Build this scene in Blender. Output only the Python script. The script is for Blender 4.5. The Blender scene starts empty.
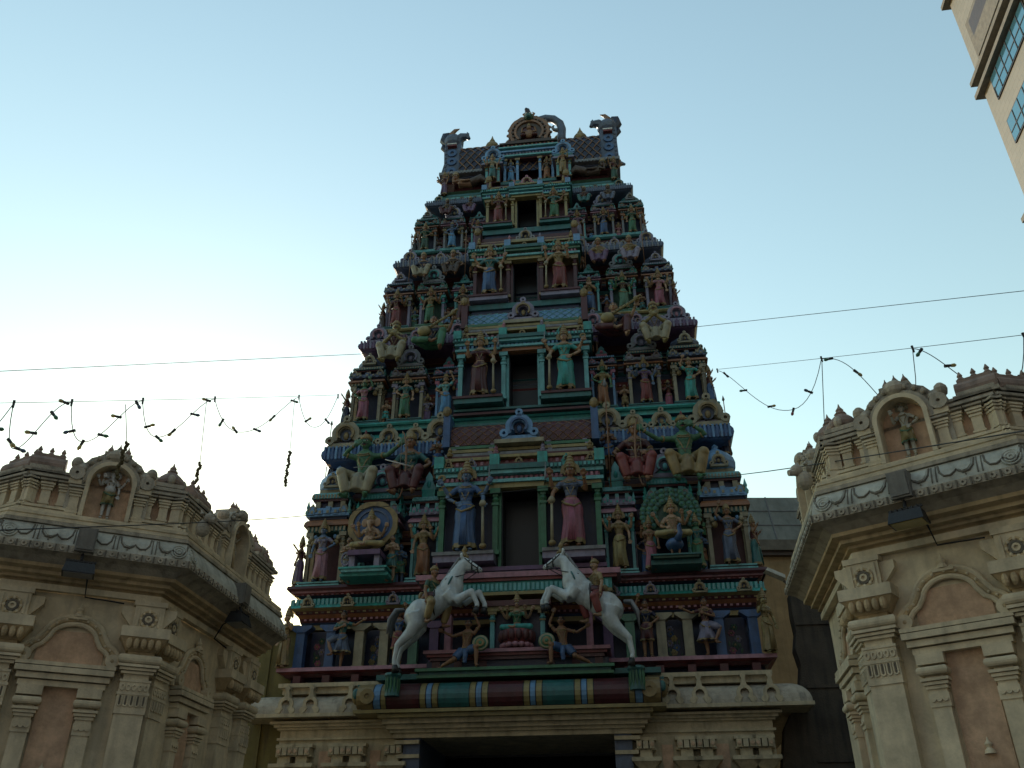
import bpy, math, random
from mathutils import Matrix, Vector
random.seed(7)
R = math.radians
PI = math.pi
scn = bpy.context.scene
COL = scn.collection

# ------------------------------------------------------------------ camera, sky, sun, exposure
cam_d = bpy.data.cameras.new('camera')
cam = bpy.data.objects.new('camera', cam_d); COL.objects.link(cam)
cam.location = (0, 0, 1.6); cam.rotation_euler = (R(90 + 30.37), 0, 0)
cam_d.sensor_width = 36; cam_d.lens = 31.01; cam_d.clip_start = .05; cam_d.clip_end = 3000
scn.camera = cam
SUN_EL, SUN_AZ = 15.0, -20.0            # degrees; azimuth from +Y, negative to the left
w = bpy.data.worlds.new('World'); scn.world = w; w.use_nodes = True
nt = w.node_tree; bg = nt.nodes['Background']
sky = nt.nodes.new('ShaderNodeTexSky'); sky.sky_type = 'NISHITA'; sky.sun_disc = False
sky.sun_elevation = R(SUN_EL); sky.sun_rotation = R(SUN_AZ)
sky.air_density = 2.0; sky.dust_density = .31; sky.ozone_density = 2.0; sky.altitude = 0
tint = nt.nodes.new('ShaderNodeMix'); tint.data_type = 'RGBA'; tint.blend_type = 'MULTIPLY'; tint.inputs['Factor'].default_value = 1
tint.inputs['B'].default_value = (1.03, 1.045, .98, 1)      # the photograph's cool green white balance
nt.links.new(sky.outputs[0], tint.inputs['A']); nt.links.new(tint.outputs['Result'], bg.inputs[0]); bg.inputs[1].default_value = .15
sd = bpy.data.lights.new('sun', 'SUN'); sd.energy = 2.0; sd.angle = R(.5); sd.color = (1, .93, .82)
sun = bpy.data.objects.new('sun', sd); COL.objects.link(sun)
v = Vector((math.sin(R(SUN_AZ)) * math.cos(R(SUN_EL)), math.cos(R(SUN_AZ)) * math.cos(R(SUN_EL)), math.sin(R(SUN_EL))))
sun.rotation_euler = v.to_track_quat('Z', 'Y').to_euler(); sun.location = v * 60
scn.view_settings.view_transform = 'Standard'; scn.view_settings.look = 'None'
scn.view_settings.gamma = 1; scn.view_settings.exposure = .8; scn.view_settings.use_curve_mapping = False

# ------------------------------------------------------------------ materials
MATS = {}
def paint(name, col, rough=.42, dirt=.5, scale=5.0, bump=.25, metal=0., soot=(.05, .045, .04)):
    m = bpy.data.materials.new(name); m.use_nodes = True
    t = m.node_tree; b = t.nodes['Principled BSDF']
    b.inputs['Roughness'].default_value = rough; b.inputs['Metallic'].default_value = metal
    b.inputs['Specular IOR Level'].default_value = .45
    tc = t.nodes.new('ShaderNodeTexCoord')
    n1 = t.nodes.new('ShaderNodeTexNoise'); n1.inputs['Scale'].default_value = scale; n1.inputs['Detail'].default_value = 6
    n1.inputs['Roughness'].default_value = .7
    mp = t.nodes.new('ShaderNodeMapping'); mp.inputs['Scale'].default_value = (4, 4, .45)
    n2 = t.nodes.new('ShaderNodeTexNoise'); n2.inputs['Scale'].default_value = 2.2; n2.inputs['Detail'].default_value = 4
    t.links.new(tc.outputs['Object'], n1.inputs['Vector'])
    t.links.new(tc.outputs['Object'], mp.inputs['Vector']); t.links.new(mp.outputs[0], n2.inputs['Vector'])
    r1 = t.nodes.new('ShaderNodeValToRGB'); r1.color_ramp.elements[0].position = .38; r1.color_ramp.elements[1].position = .72
    k = .72
    r1.color_ramp.elements[0].color = (col[0] * k, col[1] * k, col[2] * k, 1)
    r1.color_ramp.elements[1].color = (min(1, col[0] * 1.15), min(1, col[1] * 1.15), min(1, col[2] * 1.15), 1)
    t.links.new(n1.outputs['Fac'], r1.inputs[0])
    r2 = t.nodes.new('ShaderNodeMapRange'); r2.inputs[1].default_value = .50; r2.inputs[2].default_value = .78
    r2.inputs[3].default_value = 0; r2.inputs[4].default_value = dirt
    t.links.new(n2.outputs['Fac'], r2.inputs[0])
    mx = t.nodes.new('ShaderNodeMix'); mx.data_type = 'RGBA'
    mx.inputs['B'].default_value = (*soot, 1)
    t.links.new(r2.outputs[0], mx.inputs['Factor']); t.links.new(r1.outputs[0], mx.inputs['A'])
    vo = t.nodes.new('ShaderNodeTexNoise'); vo.inputs['Scale'].default_value = 26; vo.inputs['Detail'].default_value = 8; vo.inputs['Roughness'].default_value = .8
    t.links.new(tc.outputs['Object'], vo.inputs['Vector'])
    r3 = t.nodes.new('ShaderNodeMapRange'); r3.inputs[1].default_value = .58; r3.inputs[2].default_value = .66; r3.inputs[3].default_value = 0; r3.inputs[4].default_value = min(.45, dirt * .7)
    t.links.new(vo.outputs['Fac'], r3.inputs[0])
    lu = .3 * col[0] + .55 * col[1] + .15 * col[2]
    m2 = t.nodes.new('ShaderNodeMix'); m2.data_type = 'RGBA'; m2.inputs['B'].default_value = (.25 * col[0] + .35 * lu + .03, .25 * col[1] + .35 * lu + .03, .25 * col[2] + .35 * lu + .025, 1)
    t.links.new(r3.outputs[0], m2.inputs['Factor']); t.links.new(mx.outputs['Result'], m2.inputs['A'])
    t.links.new(m2.outputs['Result'], b.inputs['Base Color'])
    if bump:
        n3 = t.nodes.new('ShaderNodeTexNoise'); n3.inputs['Scale'].default_value = 38; n3.inputs['Detail'].default_value = 5
        t.links.new(tc.outputs['Object'], n3.inputs['Vector'])
        bp = t.nodes.new('ShaderNodeBump'); bp.inputs['Strength'].default_value = min(1, bump * 1.7); bp.inputs['Distance'].default_value = .01
        t.links.new(n3.outputs['Fac'], bp.inputs['Height']); t.links.new(bp.outputs[0], b.inputs['Normal'])
    MATS[name] = m
    return m
P = dict(turq=(.05, .36, .33), teal=(.03, .22, .22), aqua=(.16, .45, .46), navy=(.016, .024, .085), blue=(.06, .17, .42),
         lblue=(.16, .33, .56), lav=(.34, .31, .46), pink=(.42, .20, .25), maroon=(.135, .026, .034), red=(.32, .05, .05),
         orange=(.45, .17, .05), yellow=(.46, .37, .12), cream=(.46, .41, .25), gold=(.40, .28, .09), green=(.05, .26, .12),
         lgreen=(.12, .33, .20), brown=(.10, .055, .034), skin=(.40, .25, .15), tan=(.27, .14, .075), white=(.74, .74, .72),
         black=(.015, .015, .018), grey=(.30, .31, .33), purple=(.20, .10, .24), sky_blue=(.10, .30, .55), rose=(.50, .13, .22),
         leaf=(.03, .13, .07), bluegrey=(.13, .18, .30))
def weather(c, k=.64, d=.14):
    l_ = .3 * c[0] + .55 * c[1] + .15 * c[2]
    return tuple((q + (l_ - q) * d) * k for q in c)
for k_, c_ in P.items(): paint(k_, weather(c_) if k_ not in ('white', 'black', 'skin', 'tan', 'aqua', 'lblue', 'turq', 'pink', 'sky_blue') else weather(c_, .86, .0))
paint('horse_white', (.50, .56, .58), rough=.4, dirt=.35, scale=3, bump=.15)
paint('facade_dark', (.21, .22, .235), rough=.7, dirt=.3)
paint('skin_green', (.06, .17, .09)); paint('skin_blue', (.09, .15, .25))
paint('interior_shade', (.006, .007, .010), bump=0, dirt=0)  # near-black colour holding the darkness of unlit door openings
paint('stone_cream', (.70, .595, .42), rough=.8, dirt=.35, scale=3, bump=.2, soot=(.09, .075, .055))
paint('stone_grey', (.45, .40, .32), rough=.85, dirt=.7, scale=4, bump=.5, soot=(.07, .065, .055))
paint('scroll_white', (.50, .50, .44), rough=.8, dirt=.55, scale=4, bump=.3, soot=(.12, .11, .09))
paint('groove', (.17, .15, .12), rough=.9, dirt=.4)
paint('stone_pink', (.64, .43, .29), rough=.85, dirt=.3, scale=6, bump=.25, soot=(.16, .10, .07))
paint('stone_tan', (.58, .44, .26), rough=.85, dirt=.5, scale=3, bump=.3)
paint('terracotta', (.32, .235, .195), rough=.85, dirt=.5, scale=5, bump=.4)
paint('temple_cream', (.54, .46, .31), rough=.75, dirt=.45, scale=3, bump=.3)
paint('olive_wall', (.17, .15, .06), rough=.9, dirt=.6, scale=2)
paint('dark_wall', (.085, .07, .055), rough=.95, dirt=.8, scale=3, bump=.6, soot=(.02, .02, .02))  # base colour kept dark for an unlit wall's shade, grime over it
paint('metal_black', (.02, .02, .022), rough=.5, dirt=.2)
paint('floodlight_grey', (.20, .19, .17), rough=.6, dirt=.4)
paint('wire', (.02, .02, .022), rough=.6, dirt=0, bump=0)
paint('dry_leaf', (.10, .08, .035), rough=.95, dirt=.3)
paint('glass_blue', (.05, .09, .16), rough=.15, dirt=0, bump=0)
paint('glass_green', (.04, .16, .09), rough=.15, dirt=0, bump=0)
paint('glass_red', (.25, .04, .05), rough=.15, dirt=0, bump=0)
paint('glass_yellow', (.40, .33, .12), rough=.15, dirt=0, bump=0)
paint('roof_sheet', (.24, .26, .24), rough=.7, dirt=.35, scale=1.5)
paint('ochre_wall', (.42, .29, .15), rough=.9, dirt=.3, scale=1.5)
paint('hotel_trim', (.20, .18, .145), rough=.8, dirt=.2)
paint('frame_dark', (.03, .03, .035), rough=.5, dirt=0)

def ground_mat():
    m = bpy.data.materials.new('courtyard_paving'); m.use_nodes = True; t = m.node_tree; b = t.nodes['Principled BSDF']
    tc = t.nodes.new('ShaderNodeTexCoord'); br = t.nodes.new('ShaderNodeTexBrick')
    br.inputs['Scale'].default_value = 1.6; br.inputs['Color1'].default_value = (.06, .055, .05, 1)
    br.inputs['Color2'].default_value = (.075, .07, .062, 1); br.inputs['Mortar'].default_value = (.03, .03, .028, 1)
    t.links.new(tc.outputs['Object'], br.inputs['Vector']); t.links.new(br.outputs[0], b.inputs['Base Color'])
    b.inputs['Roughness'].default_value = .85; MATS['ground'] = m
ground_mat()
def tile_mat():
    m = bpy.data.materials.new('beige_tile_cladding'); m.use_nodes = True; t = m.node_tree; b = t.nodes['Principled BSDF']
    tc = t.nodes.new('ShaderNodeTexCoord'); mp = t.nodes.new('ShaderNodeMapping')
    mp.inputs['Rotation'].default_value = (R(90), 0, R(90))
    br = t.nodes.new('ShaderNodeTexBrick'); br.offset = .5
    br.inputs['Scale'].default_value = 1.9; br.inputs['Brick Width'].default_value = 1.0; br.inputs['Row Height'].default_value = .5
    br.inputs['Mortar Size'].default_value = .012
    br.inputs['Color1'].default_value = (.235, .215, .17, 1); br.inputs['Color2'].default_value = (.265, .24, .19, 1)
    br.inputs['Mortar'].default_value = (.16, .135, .10, 1)
    sx = t.nodes.new('ShaderNodeSeparateXYZ'); cx_ = t.nodes.new('ShaderNodeCombineXYZ'); ad = t.nodes.new('ShaderNodeMath')
    t.links.new(tc.outputs['Object'], sx.inputs[0]); t.links.new(sx.outputs[0], ad.inputs[0]); t.links.new(sx.outputs[1], ad.inputs[1])
    t.links.new(ad.outputs[0], cx_.inputs[0]); t.links.new(sx.outputs[2], cx_.inputs[1])
    t.links.new(cx_.outputs[0], br.inputs['Vector'])
    t.links.new(br.outputs[0], b.inputs['Base Color']); b.inputs['Roughness'].default_value = .6; MATS['hotel_tile'] = m
tile_mat()
def pane_mat():
    m = bpy.data.materials.new('window_pane'); m.use_nodes = True; b = m.node_tree.nodes['Principled BSDF']
    b.inputs['Base Color'].default_value = (.10, .26, .34, 1); b.inputs['Roughness'].default_value = .08; b.inputs['Metallic'].default_value = .55
    MATS['pane'] = m
pane_mat()

# ------------------------------------------------------------------ mesh builder
class MB:
    def __init__(s): s.v = []; s.f = []; s.m = []; s.mats = []; s.M = None
    def mi(s, mat):
        if mat not in s.mats: s.mats.append(mat)
        return s.mats.index(mat)
    def add(s, vs, fs, mat):
        o = len(s.v); i = s.mi(mat)
        if s.M is not None: vs = [tuple(s.M @ Vector(q)) for q in vs]
        s.v += [tuple(q) for q in vs]
        for f in fs: s.f.append([o + a for a in f]); s.m.append(i)
    def box(s, x0, x1, y0, y1, z0, z1, mat):
        s.taper(x0, x1, y0, y1, z0, x0, x1, y0, y1, z1, mat)
    def taper(s, x0, x1, y0, y1, z0, X0, X1, Y0, Y1, z1, mat):
        s.add([(x0, y0, z0), (x1, y0, z0), (x1, y1, z0), (x0, y1, z0), (X0, Y0, z1), (X1, Y0, z1), (X1, Y1, z1), (X0, Y1, z1)],
              [(0, 3, 2, 1), (4, 5, 6, 7), (0, 1, 5, 4), (1, 2, 6, 5), (2, 3, 7, 6), (3, 0, 4, 7)], mat)
    def cb(s, cx, cy, z0, w, d, h, mat): s.box(cx - w / 2, cx + w / 2, cy - d / 2, cy + d / 2, z0, z0 + h, mat)
    def prism(s, pts, y0, y1, mat):
        n = len(pts)
        vs = [(x, y0, z) for x, z in pts] + [(x, y1, z) for x, z in pts]
        a = sum(pts[i][0] * pts[(i + 1) % n][1] - pts[(i + 1) % n][0] * pts[i][1] for i in range(n))
        fs = [list(range(n)), list(range(2 * n - 1, n - 1, -1))] + [(i, i + n, (i + 1) % n + n, (i + 1) % n) for i in range(n)]
        if a < 0: fs = [f[::-1] for f in fs]
        s.add(vs, fs, mat)
    def lathe(s, prof, c, n, mat, sy=1.0, ph=0.):
        vs = []; fs = []
        for r, z in prof:
            for k in range(n):
                a = 2 * PI * k / n + ph; vs.append((c[0] + r * math.cos(a), c[1] + r * sy * math.sin(a), c[2] + z))
        for i in range(len(prof) - 1):
            for k in range(n):
                k2 = (k + 1) % n; fs.append((i * n + k, i * n + k2, (i + 1) * n + k2, (i + 1) * n + k))
        fs.append(list(range(n))[::-1]); fs.append([(len(prof) - 1) * n + k for k in range(n)])
        s.add(vs, fs, mat)
    def tube(s, pts, rad, mat, n=8):
        pts = [Vector(p) for p in pts]
        if not hasattr(rad, '__len__'): rad = [rad] * len(pts)
        vs = []; fs = []; up = None
        for i, p in enumerate(pts):
            d = (pts[min(i + 1, len(pts) - 1)] - pts[max(i - 1, 0)])
            if d.length < 1e-9: d = Vector((0, 0, 1))
            d.normalize()
            if up is None: up = Vector((0, 0, 1)) if abs(d.z) < .9 else Vector((1, 0, 0))
            a = d.cross(up)
            if a.length < 1e-4: a = d.cross(Vector((1, 0, 0)))
            a.normalize(); b = a.cross(d).normalized(); up = b
            for k in range(n):
                t = 2 * PI * k / n; vs.append(p + (a * math.cos(t) + b * math.sin(t)) * rad[i])
        for i in range(len(pts) - 1):
            for k in range(n):
                k2 = (k + 1) % n; fs.append((i * n + k, (i + 1) * n + k, (i + 1) * n + k2, i * n + k2))
        fs.append(list(range(n))); fs.append([(len(pts) - 1) * n + k for k in range(n)][::-1])
        s.add(vs, fs, mat)
    def ell(s, c, r, mat, n=12, m=8):
        if not hasattr(r, '__len__'): r = (r, r, r)
        vs = [(c[0], c[1], c[2] - r[2])]; fs = []
        for i in range(1, m):
            t = -PI / 2 + PI * i / m
            for k in range(n):
                a = 2 * PI * k / n
                vs.append((c[0] + r[0] * math.cos(t) * math.cos(a), c[1] + r[1] * math.cos(t) * math.sin(a), c[2] + r[2] * math.sin(t)))
        vs.append((c[0], c[1], c[2] + r[2])); L = len(vs) - 1
        for k in range(n):
            k2 = (k + 1) % n
            fs.append((0, 1 + k2, 1 + k)); fs.append((L, L - n + k, L - n + k2))
        for i in range(m - 2):
            for k in range(n):
                k2 = (k + 1) % n; fs.append((1 + i * n + k, 1 + i * n + k2, 1 + (i + 1) * n + k2, 1 + (i + 1) * n + k))
        s.add(vs, fs, mat)
    def arch(s, cx, cz, r0, r1, a0, a1, y0, y1, mat, n=16, sz=1.0, wav=0., nw=0):
        pi_ = []; po = []
        for i in range(n + 1):
            a = R(a0 + (a1 - a0) * i / n); ro = r1 + (wav * abs(math.sin(nw * a)) if nw else 0)
            pi_.append((cx + r0 * math.cos(a), cz + r0 * sz * math.sin(a))); po.append((cx + ro * math.cos(a), cz + ro * sz * math.sin(a)))
        for i in range(n): s.prism([pi_[i], po[i], po[i + 1], pi_[i + 1]], y0, y1, mat)
    def disc(s, cx, cz, r, y0, y1, mat, n=20, sz=1.): s.prism([(cx + r * math.cos(2 * PI * i / n), cz + r * sz * math.sin(2 * PI * i / n)) for i in range(n)], y0, y1, mat)
    def mesh(s, name, smooth=False):
        me = bpy.data.meshes.new(name); me.from_pydata(s.v, [], s.f)
        for m in s.mats: me.materials.append(MATS[m])
        me.polygons.foreach_set('material_index', s.m)
        if smooth: me.polygons.foreach_set('use_smooth', [True] * len(me.polygons))
        me.update(); return me
    def build(s, name, parent=None, smooth=False, label=None):
        return link(name, s.mesh(name, smooth), parent, label)
def link(name, me, parent=None, label=None):
    o = bpy.data.objects.new(name, me); COL.objects.link(o)
    if parent: o.parent = parent
    if label: o['label'] = label
    return o
def thing(name, label, cat, loc=(0, 0, 0), rz=0, group=None):
    o = bpy.data.objects.new(name, None); COL.objects.link(o); o.location = loc; o.rotation_euler = (0, 0, rz)
    o['label'] = label; o['category'] = cat
    if group: o['group'] = group
    return o
def tag(o, label, cat, group=None):
    o['label'] = label; o['category'] = cat
    if group: o['group'] = group
def remesh(mb, voxel, smooth=4, name='m'):
    me = mb.mesh('tmp'); o = bpy.data.objects.new('tmp', me); COL.objects.link(o)
    a = o.modifiers.new('r', 'REMESH'); a.mode = 'VOXEL'; a.voxel_size = voxel
    if smooth:
        b = o.modifiers.new('s', 'SMOOTH'); b.factor = .5; b.iterations = smooth
    dg = bpy.context.evaluated_depsgraph_get()
    m2 = bpy.data.meshes.new_from_object(o.evaluated_get(dg)); m2.name = name
    bpy.data.objects.remove(o); bpy.data.meshes.remove(me)
    m2.materials.clear(); m2.materials.append(MATS[mb.mats[0]])
    m2.polygons.foreach_set('material_index', [0] * len(m2.polygons)); m2.polygons.foreach_set('use_smooth', [True] * len(m2.polygons))
    return m2

# ------------------------------------------------------------------ ground
g = MB(); g.add([(-600, -600, 0), (600, -600, 0), (600, 600, 0), (-600, 600, 0)], [(0, 1, 2, 3)], 'ground')
o = g.build('ground'); o['kind'] = 'structure'

#@@TOWER
# ------------------------------------------------------------------ the gate tower (own frame: x right, y back, z up)
TH = R(7.487); TC = (.0946, 16.0)
MT = Matrix.Translation((TC[0], TC[1], 0)) @ Matrix.Rotation(-TH, 4, 'Z')
tower = thing('gate_tower', 'tall tapering temple gate tower crowded with painted figures, mouldings and pavilions', 'temple tower', (TC[0], TC[1], 0), -TH)
S = .1948; DEP = 9.0
def yF(z): return S * (z - 4.46)
def yB(z): return DEP - S * (z - 4.46)
HWT = [(0, 4.6), (4.46, 4.55), (6.87, 4.57), (10.9, 4.22), (13.9, 3.72), (16.7, 3.18), (19.05, 2.6), (20.2, 2.45), (23, 2.0)]
def HW(z):
    for (a, p), (b, q) in zip(HWT, HWT[1:]):
        if z <= b: return p + (q - p) * (z - a) / (b - a)
    return 2.
def rings(mb, prof):
    """prof: (z, out, material of the band up to the next point)"""
    for (z0, o0, m), (z1, o1, _) in zip(prof, prof[1:]):
        a, b = HW(z0) + (o0 if o0 > -.2 else -.2 + (o0 + .2) * .15), HW(z1) + (o1 if o1 > -.2 else -.2 + (o1 + .2) * .15); f0, f1 = yF(z0) - o0, yF(z1) - o1; k0, k1 = yB(z0) + o0, yB(z1) + o1
        mb.add([(-a, f0, z0), (a, f0, z0), (a, k0, z0), (-a, k0, z0), (-b, f1, z1), (b, f1, z1), (b, k1, z1), (-b, k1, z1)],
               [(0, 1, 5, 4), (1, 2, 6, 5), (2, 3, 7, 6), (3, 0, 4, 7)], m)
    z, ou, m = prof[-1]; a = HW(z) + max(ou, -.2)
    mb.add([(-a, yF(z) - ou, z), (a, yF(z) - ou, z), (a, yB(z) + ou, z), (-a, yB(z) + ou, z)], [(0, 1, 2, 3)], prof[-2][2])
def teeth(mb, x0, x1, y, z, w, d, h, pitch, mat, mat2=None):
    n = max(1, int(round((x1 - x0) / pitch))); p = (x1 - x0) / n
    for i in range(n):
        c = x0 + p * (i + .5); mb.box(c - w / 2, c + w / 2, y - d, y + .02, z, z + h, mat2 if (mat2 and i % 2) else mat)
def rteeth(mb, z, out, w, d, h, pitch, mat, mat2=None, sides=True):
    a = HW(z) + out; y = yF(z) - out; yb = yB(z) + out
    teeth(mb, -a, a, y, z, w, d, h, pitch, mat, mat2)
    if sides:
        for sx in (-1, 1):
            n = int((yb - y) / pitch)
            for i in range(n):
                c = y + (yb - y) * (i + .5) / n
                mb.box(min(sx * a, sx * (a + d)), max(sx * a, sx * (a + d)), c - w / 2, c + w / 2, z, z + h, mat2 if (mat2 and i % 2) else mat)
def scallops(mb, x0, x1, y, z, r, th, mat, pitch, up=False):
    n = max(1, int(round((x1 - x0) / pitch))); p = (x1 - x0) / n
    for i in range(n):
        c = x0 + p * (i + .5)
        mb.prism([(c + r * math.cos(PI * k / 6), z + (1 if up else -1) * r * math.sin(PI * k / 6)) for k in range(7)], y - th, y + .03, mat)

def kudu(mb, cx, y, z, sc, m1='cream', m2='bluegrey', m3='gold', th=.10):
    """horseshoe gable ornament with a ring, flared feet and a finial"""
    t = th * sc
    mb.prism([(cx - .52 * sc, z), (cx + .52 * sc, z), (cx + .42 * sc, z + .12 * sc), (cx - .42 * sc, z + .12 * sc)], y - t, y + t, m1)
    mb.arch(cx, z + .40 * sc, .17 * sc, .36 * sc, -38, 218, y - t, y + t, m1, 16, wav=.04 * sc, nw=5)
    mb.arch(cx, z + .40 * sc, .20 * sc, .26 * sc, -38, 218, y - t * 1.5, y - t * .9, m3, 14)
    mb.disc(cx, z + .40 * sc, .18 * sc, y - t * .3, y + t * .6, m2, 14)
    mb.ell((cx, y - t * .4, z + .36 * sc), (.08 * sc, .06 * sc, .12 * sc), m3, 8, 6)
    for sx in (-1, 1):
        mb.arch(cx + sx * .42 * sc, z + .20 * sc, .05 * sc, .13 * sc, 0, 360, y - t * 1.2, y + t * .8, m1, 10)
    mb.arch(cx, z + .86 * sc, .04 * sc, .11 * sc, 0, 360, y - t, y + t, m1, 10)
    mb.prism([(cx - .09 * sc, z + .72 * sc), (cx + .09 * sc, z + .72 * sc), (cx + .04 * sc, z + .80 * sc), (cx - .04 * sc, z + .80 * sc)], y - t, y + t, m3)

def column(mb, x, y, z0, z1, w, mat, mat2=None):
    h = z1 - z0; mat2 = mat2 or mat
    mb.cb(x, y, z0, w * 1.25, w * 1.25, h * .06, mat2)
    mb.cb(x, y, z0 + h * .06, w * .8, w * .8, h * .68, mat)
    mb.cb(x, y, z0 + h * .74, w * 1.1, w * 1.1, h * .04, mat2)
    mb.lathe([(w * .38, 0), (w * .62, h * .05), (w * .38, h * .10)], (x, y, z0 + h * .78), 10, mat)
    mb.cb(x, y, z0 + h * .88, w * .8, w * .8, h * .04, mat)
    mb.cb(x, y, z0 + h * .92, w * 1.6, w * 1.4, h * .08, mat2)

def kapota(mb, x0, x1, y0, y1, z, h, out, mat, n=5):
    """curved eave: quarter-round from a wide lip below to a narrow top, all four sides"""
    for i in range(n):
        a, b = PI / 2 * i / n, PI / 2 * (i + 1) / n
        o0, o1 = out * math.cos(a) , out * math.cos(b); za, zb = z + h * math.sin(a), z + h * math.sin(b)
        mb.taper(x0 - o0, x1 + o0, y0 - o0, y1 + o0, za, x0 - o1, x1 + o1, y0 - o1, y1 + o1, zb, mat)

def pavilion(mb, x, y, z, w, d, hw_, H, pal, top):
    """miniature shrine: base, columns, niche, cornice, grid eave, posts, upper eave, then dome or gable.
    (x, y) = centre of the front edge, hw_ = height of the niche, H = whole height"""
    c1, c2, c3, c4, nb = pal
    x0, x1 = x - w / 2, x + w / 2; y0, y1 = y, y + d
    bh = hw_ * .075
    mb.box(x0 - .02, x1 + .02, y0 - .20, y1, z, z + bh * .35, c1)
    mb.box(x0 + .03, x1 - .03, y0 - .16, y1, z + bh * .35, z + bh * .65, 'maroon')
    mb.box(x0 - .01, x1 + .01, y0 - .19, y1, z + bh * .65, z + bh, c1)
    mb.box(x0 + .04, x1 - .04, y0 + d * .42, y1, z + bh, z + hw_, nb)
    cw = w * .115
    for sx in (-1, 1):
        column(mb, x + sx * (w / 2 - cw * .75), y0 + cw * .8, z + bh, z + hw_, cw, c2, c4)
        column(mb, x + sx * (w / 2 - cw * .75), y0 + d * .42, z + bh, z + hw_, cw, c2, c4)
    rest = H - hw_; zz = z + hw_
    for sx in (-1, 1):
        bx = x + sx * (w / 2 - cw * 1.9)
        mb.ell((bx, y0 + .0, z + hw_ * .80), (w * .075, .05, hw_ * .06), 'gold', 8, 6); mb.ell((bx + sx * w * .05, y0 - .02, z + hw_ * .88), (w * .06, .05, hw_ * .05), c4, 8, 6)
        mb.ell((bx - sx * w * .04, y0 - .01, z + hw_ * .90), (w * .045, .04, hw_ * .04), c3, 8, 6)
    q = rest * .07
    mb.box(x0 + .01, x1 - .01, y0 + .01, y1, zz, zz + q, 'teal'); zz += q
    teeth(mb, x0, x1, y0 + .01, zz - q * .9, w * .05, .03, q * .8, w * .1, c2)
    kapota(mb, x0 + .04, x1 - .04, y0 + .04, y1, zz, q * 1.3, .10, 'orange' if c3 != 'lav' else 'pink', 3); zz += q * 1.3
    mb.box(x0 + .02, x1 - .02, y0 + .02, y1, zz, zz + q * .5, 'navy'); zz += q * .5
    h2 = rest * .13
    kapota(mb, x0 + .05, x1 - .05, y0 + .05, y1, zz, h2, .09, c3, 4)
    for i in range(5):
        cx = x0 + w * (i + .5) / 5
        mb.box(cx - w * .06, cx + w * .06, y0 - .055, y0 + .1, zz + h2 * .12, zz + h2 * (.95 if i % 2 == 0 else .6), c3)
        mb.box(cx - w * .03, cx + w * .03, y0 - .065, y0, zz + h2 * .28, zz + h2 * .55, c4)
    for sx in (-1, 1):
        kudu(mb, x + sx * w * .40, y0 - .02, zz + h2 * .45, w * .22, c4, 'maroon', 'gold', .14)
        mb.lathe([(w * .05, 0), (w * .07, h2 * .3), (w * .03, h2 * .6), (w * .05, h2 * .8), (.003, h2 * 1.5)], (x + sx * w * .53, y0 + .0, zz + h2 * .2), 6, c1)
        for q_ in (.35, .7): mb.lathe([(w * .05, 0), (w * .07, h2 * .3), (w * .03, h2 * .6), (w * .05, h2 * .8), (.003, h2 * 1.5)], (x + sx * w * .53, y0 + d * q_, zz + h2 * .2), 6, c4)
    zz += h2
    ph = rest * .09; m = w * .10
    mb.box(x0 + m + .03, x1 - m - .03, y0 + m + .05, y1, zz, zz + ph, 'navy')
    for i in range(3):
        cx = x + (i - 1) * (w * .32); mb.box(cx - w * .06, cx + w * .06, y0 + m * .8, y0 + m + .1, zz, zz + ph, c2)
    zz += ph
    mb.box(x0 + m * .6, x1 - m * .6, y0 + m * .6, y1, zz, zz + rest * .03, 'maroon'); zz += rest * .03
    kapota(mb, x0 + m, x1 - m, y0 + m, y1, zz, rest * .09, .07, c1, 3)
    teeth(mb, x0 + m - .06, x1 - m + .06, y0 + m - .06, zz + .003, w * .04, .02, rest * .05, w * .08, c2)
    zz += rest * .09
    left = z + H - zz
    if top == 'dome':
        mb.box(x0 + m * 1.6, x1 - m * 1.6, y0 + m * 1.6, y1 - m, zz, zz + left * .12, c4)
        r = w / 2 - m * .6; cy = y0 + r + m * .6
        prof = [(r * .86, 0), (r * 1.02, .10), (r * 1.05, .28), (r * .95, .46), (r * .66, .64), (r * .36, .74), (r * .30, .78), (r * .16, .84), (r * .2, .9), (.01, 1)]
        mb.lathe([(a, b * left * .88) for a, b in prof], (x, cy, zz + left * .12), 8, c3, 1., PI / 8)
        kudu(mb, x, cy - r * .98, zz + left * .14, w * .42, c2, 'navy', 'gold')
    elif top == 'gable':
        mb.box(x0 + m * 1.3, x1 - m * 1.3, y0 + m * 1.3, y1, zz, zz + left * .08, c4)
        # barrel roof behind the gable
        r = w * .36
        mb.prism([(x + r * math.cos(PI * k / 10), zz + left * .08 + left * .62 * math.sin(PI * k / 10)) for k in range(11)], y0 + m * 1.6, y1, c1)
        kudu(mb, x, y0 + m * 1.4, zz + left * .05, w * .80, c3, 'navy', c4, .09)
    else:
        mb.box(x - w * .22, x + w * .22, y0 + m * 1.5, y1, zz, zz + left * .30, c4)
        mb.prism([(x - w * .26, zz + left * .30), (x + w * .26, zz + left * .30), (x + w * .16, zz + left * .55), (x + w * .12, zz + left * .62), (x + w * .12, zz + left * .78), (x, zz + left), (x - w * .12, zz + left * .78), (x - w * .12, zz + left * .62), (x - w * .16, zz + left * .55)], y0 + m * 1.8, y0 + m * 1.8 + w * .22, c1)
        mb.ell((x, y0 + m * 1.8, zz + left * .5), (w * .07, .03, left * .14), c4, 8, 6)

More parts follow.
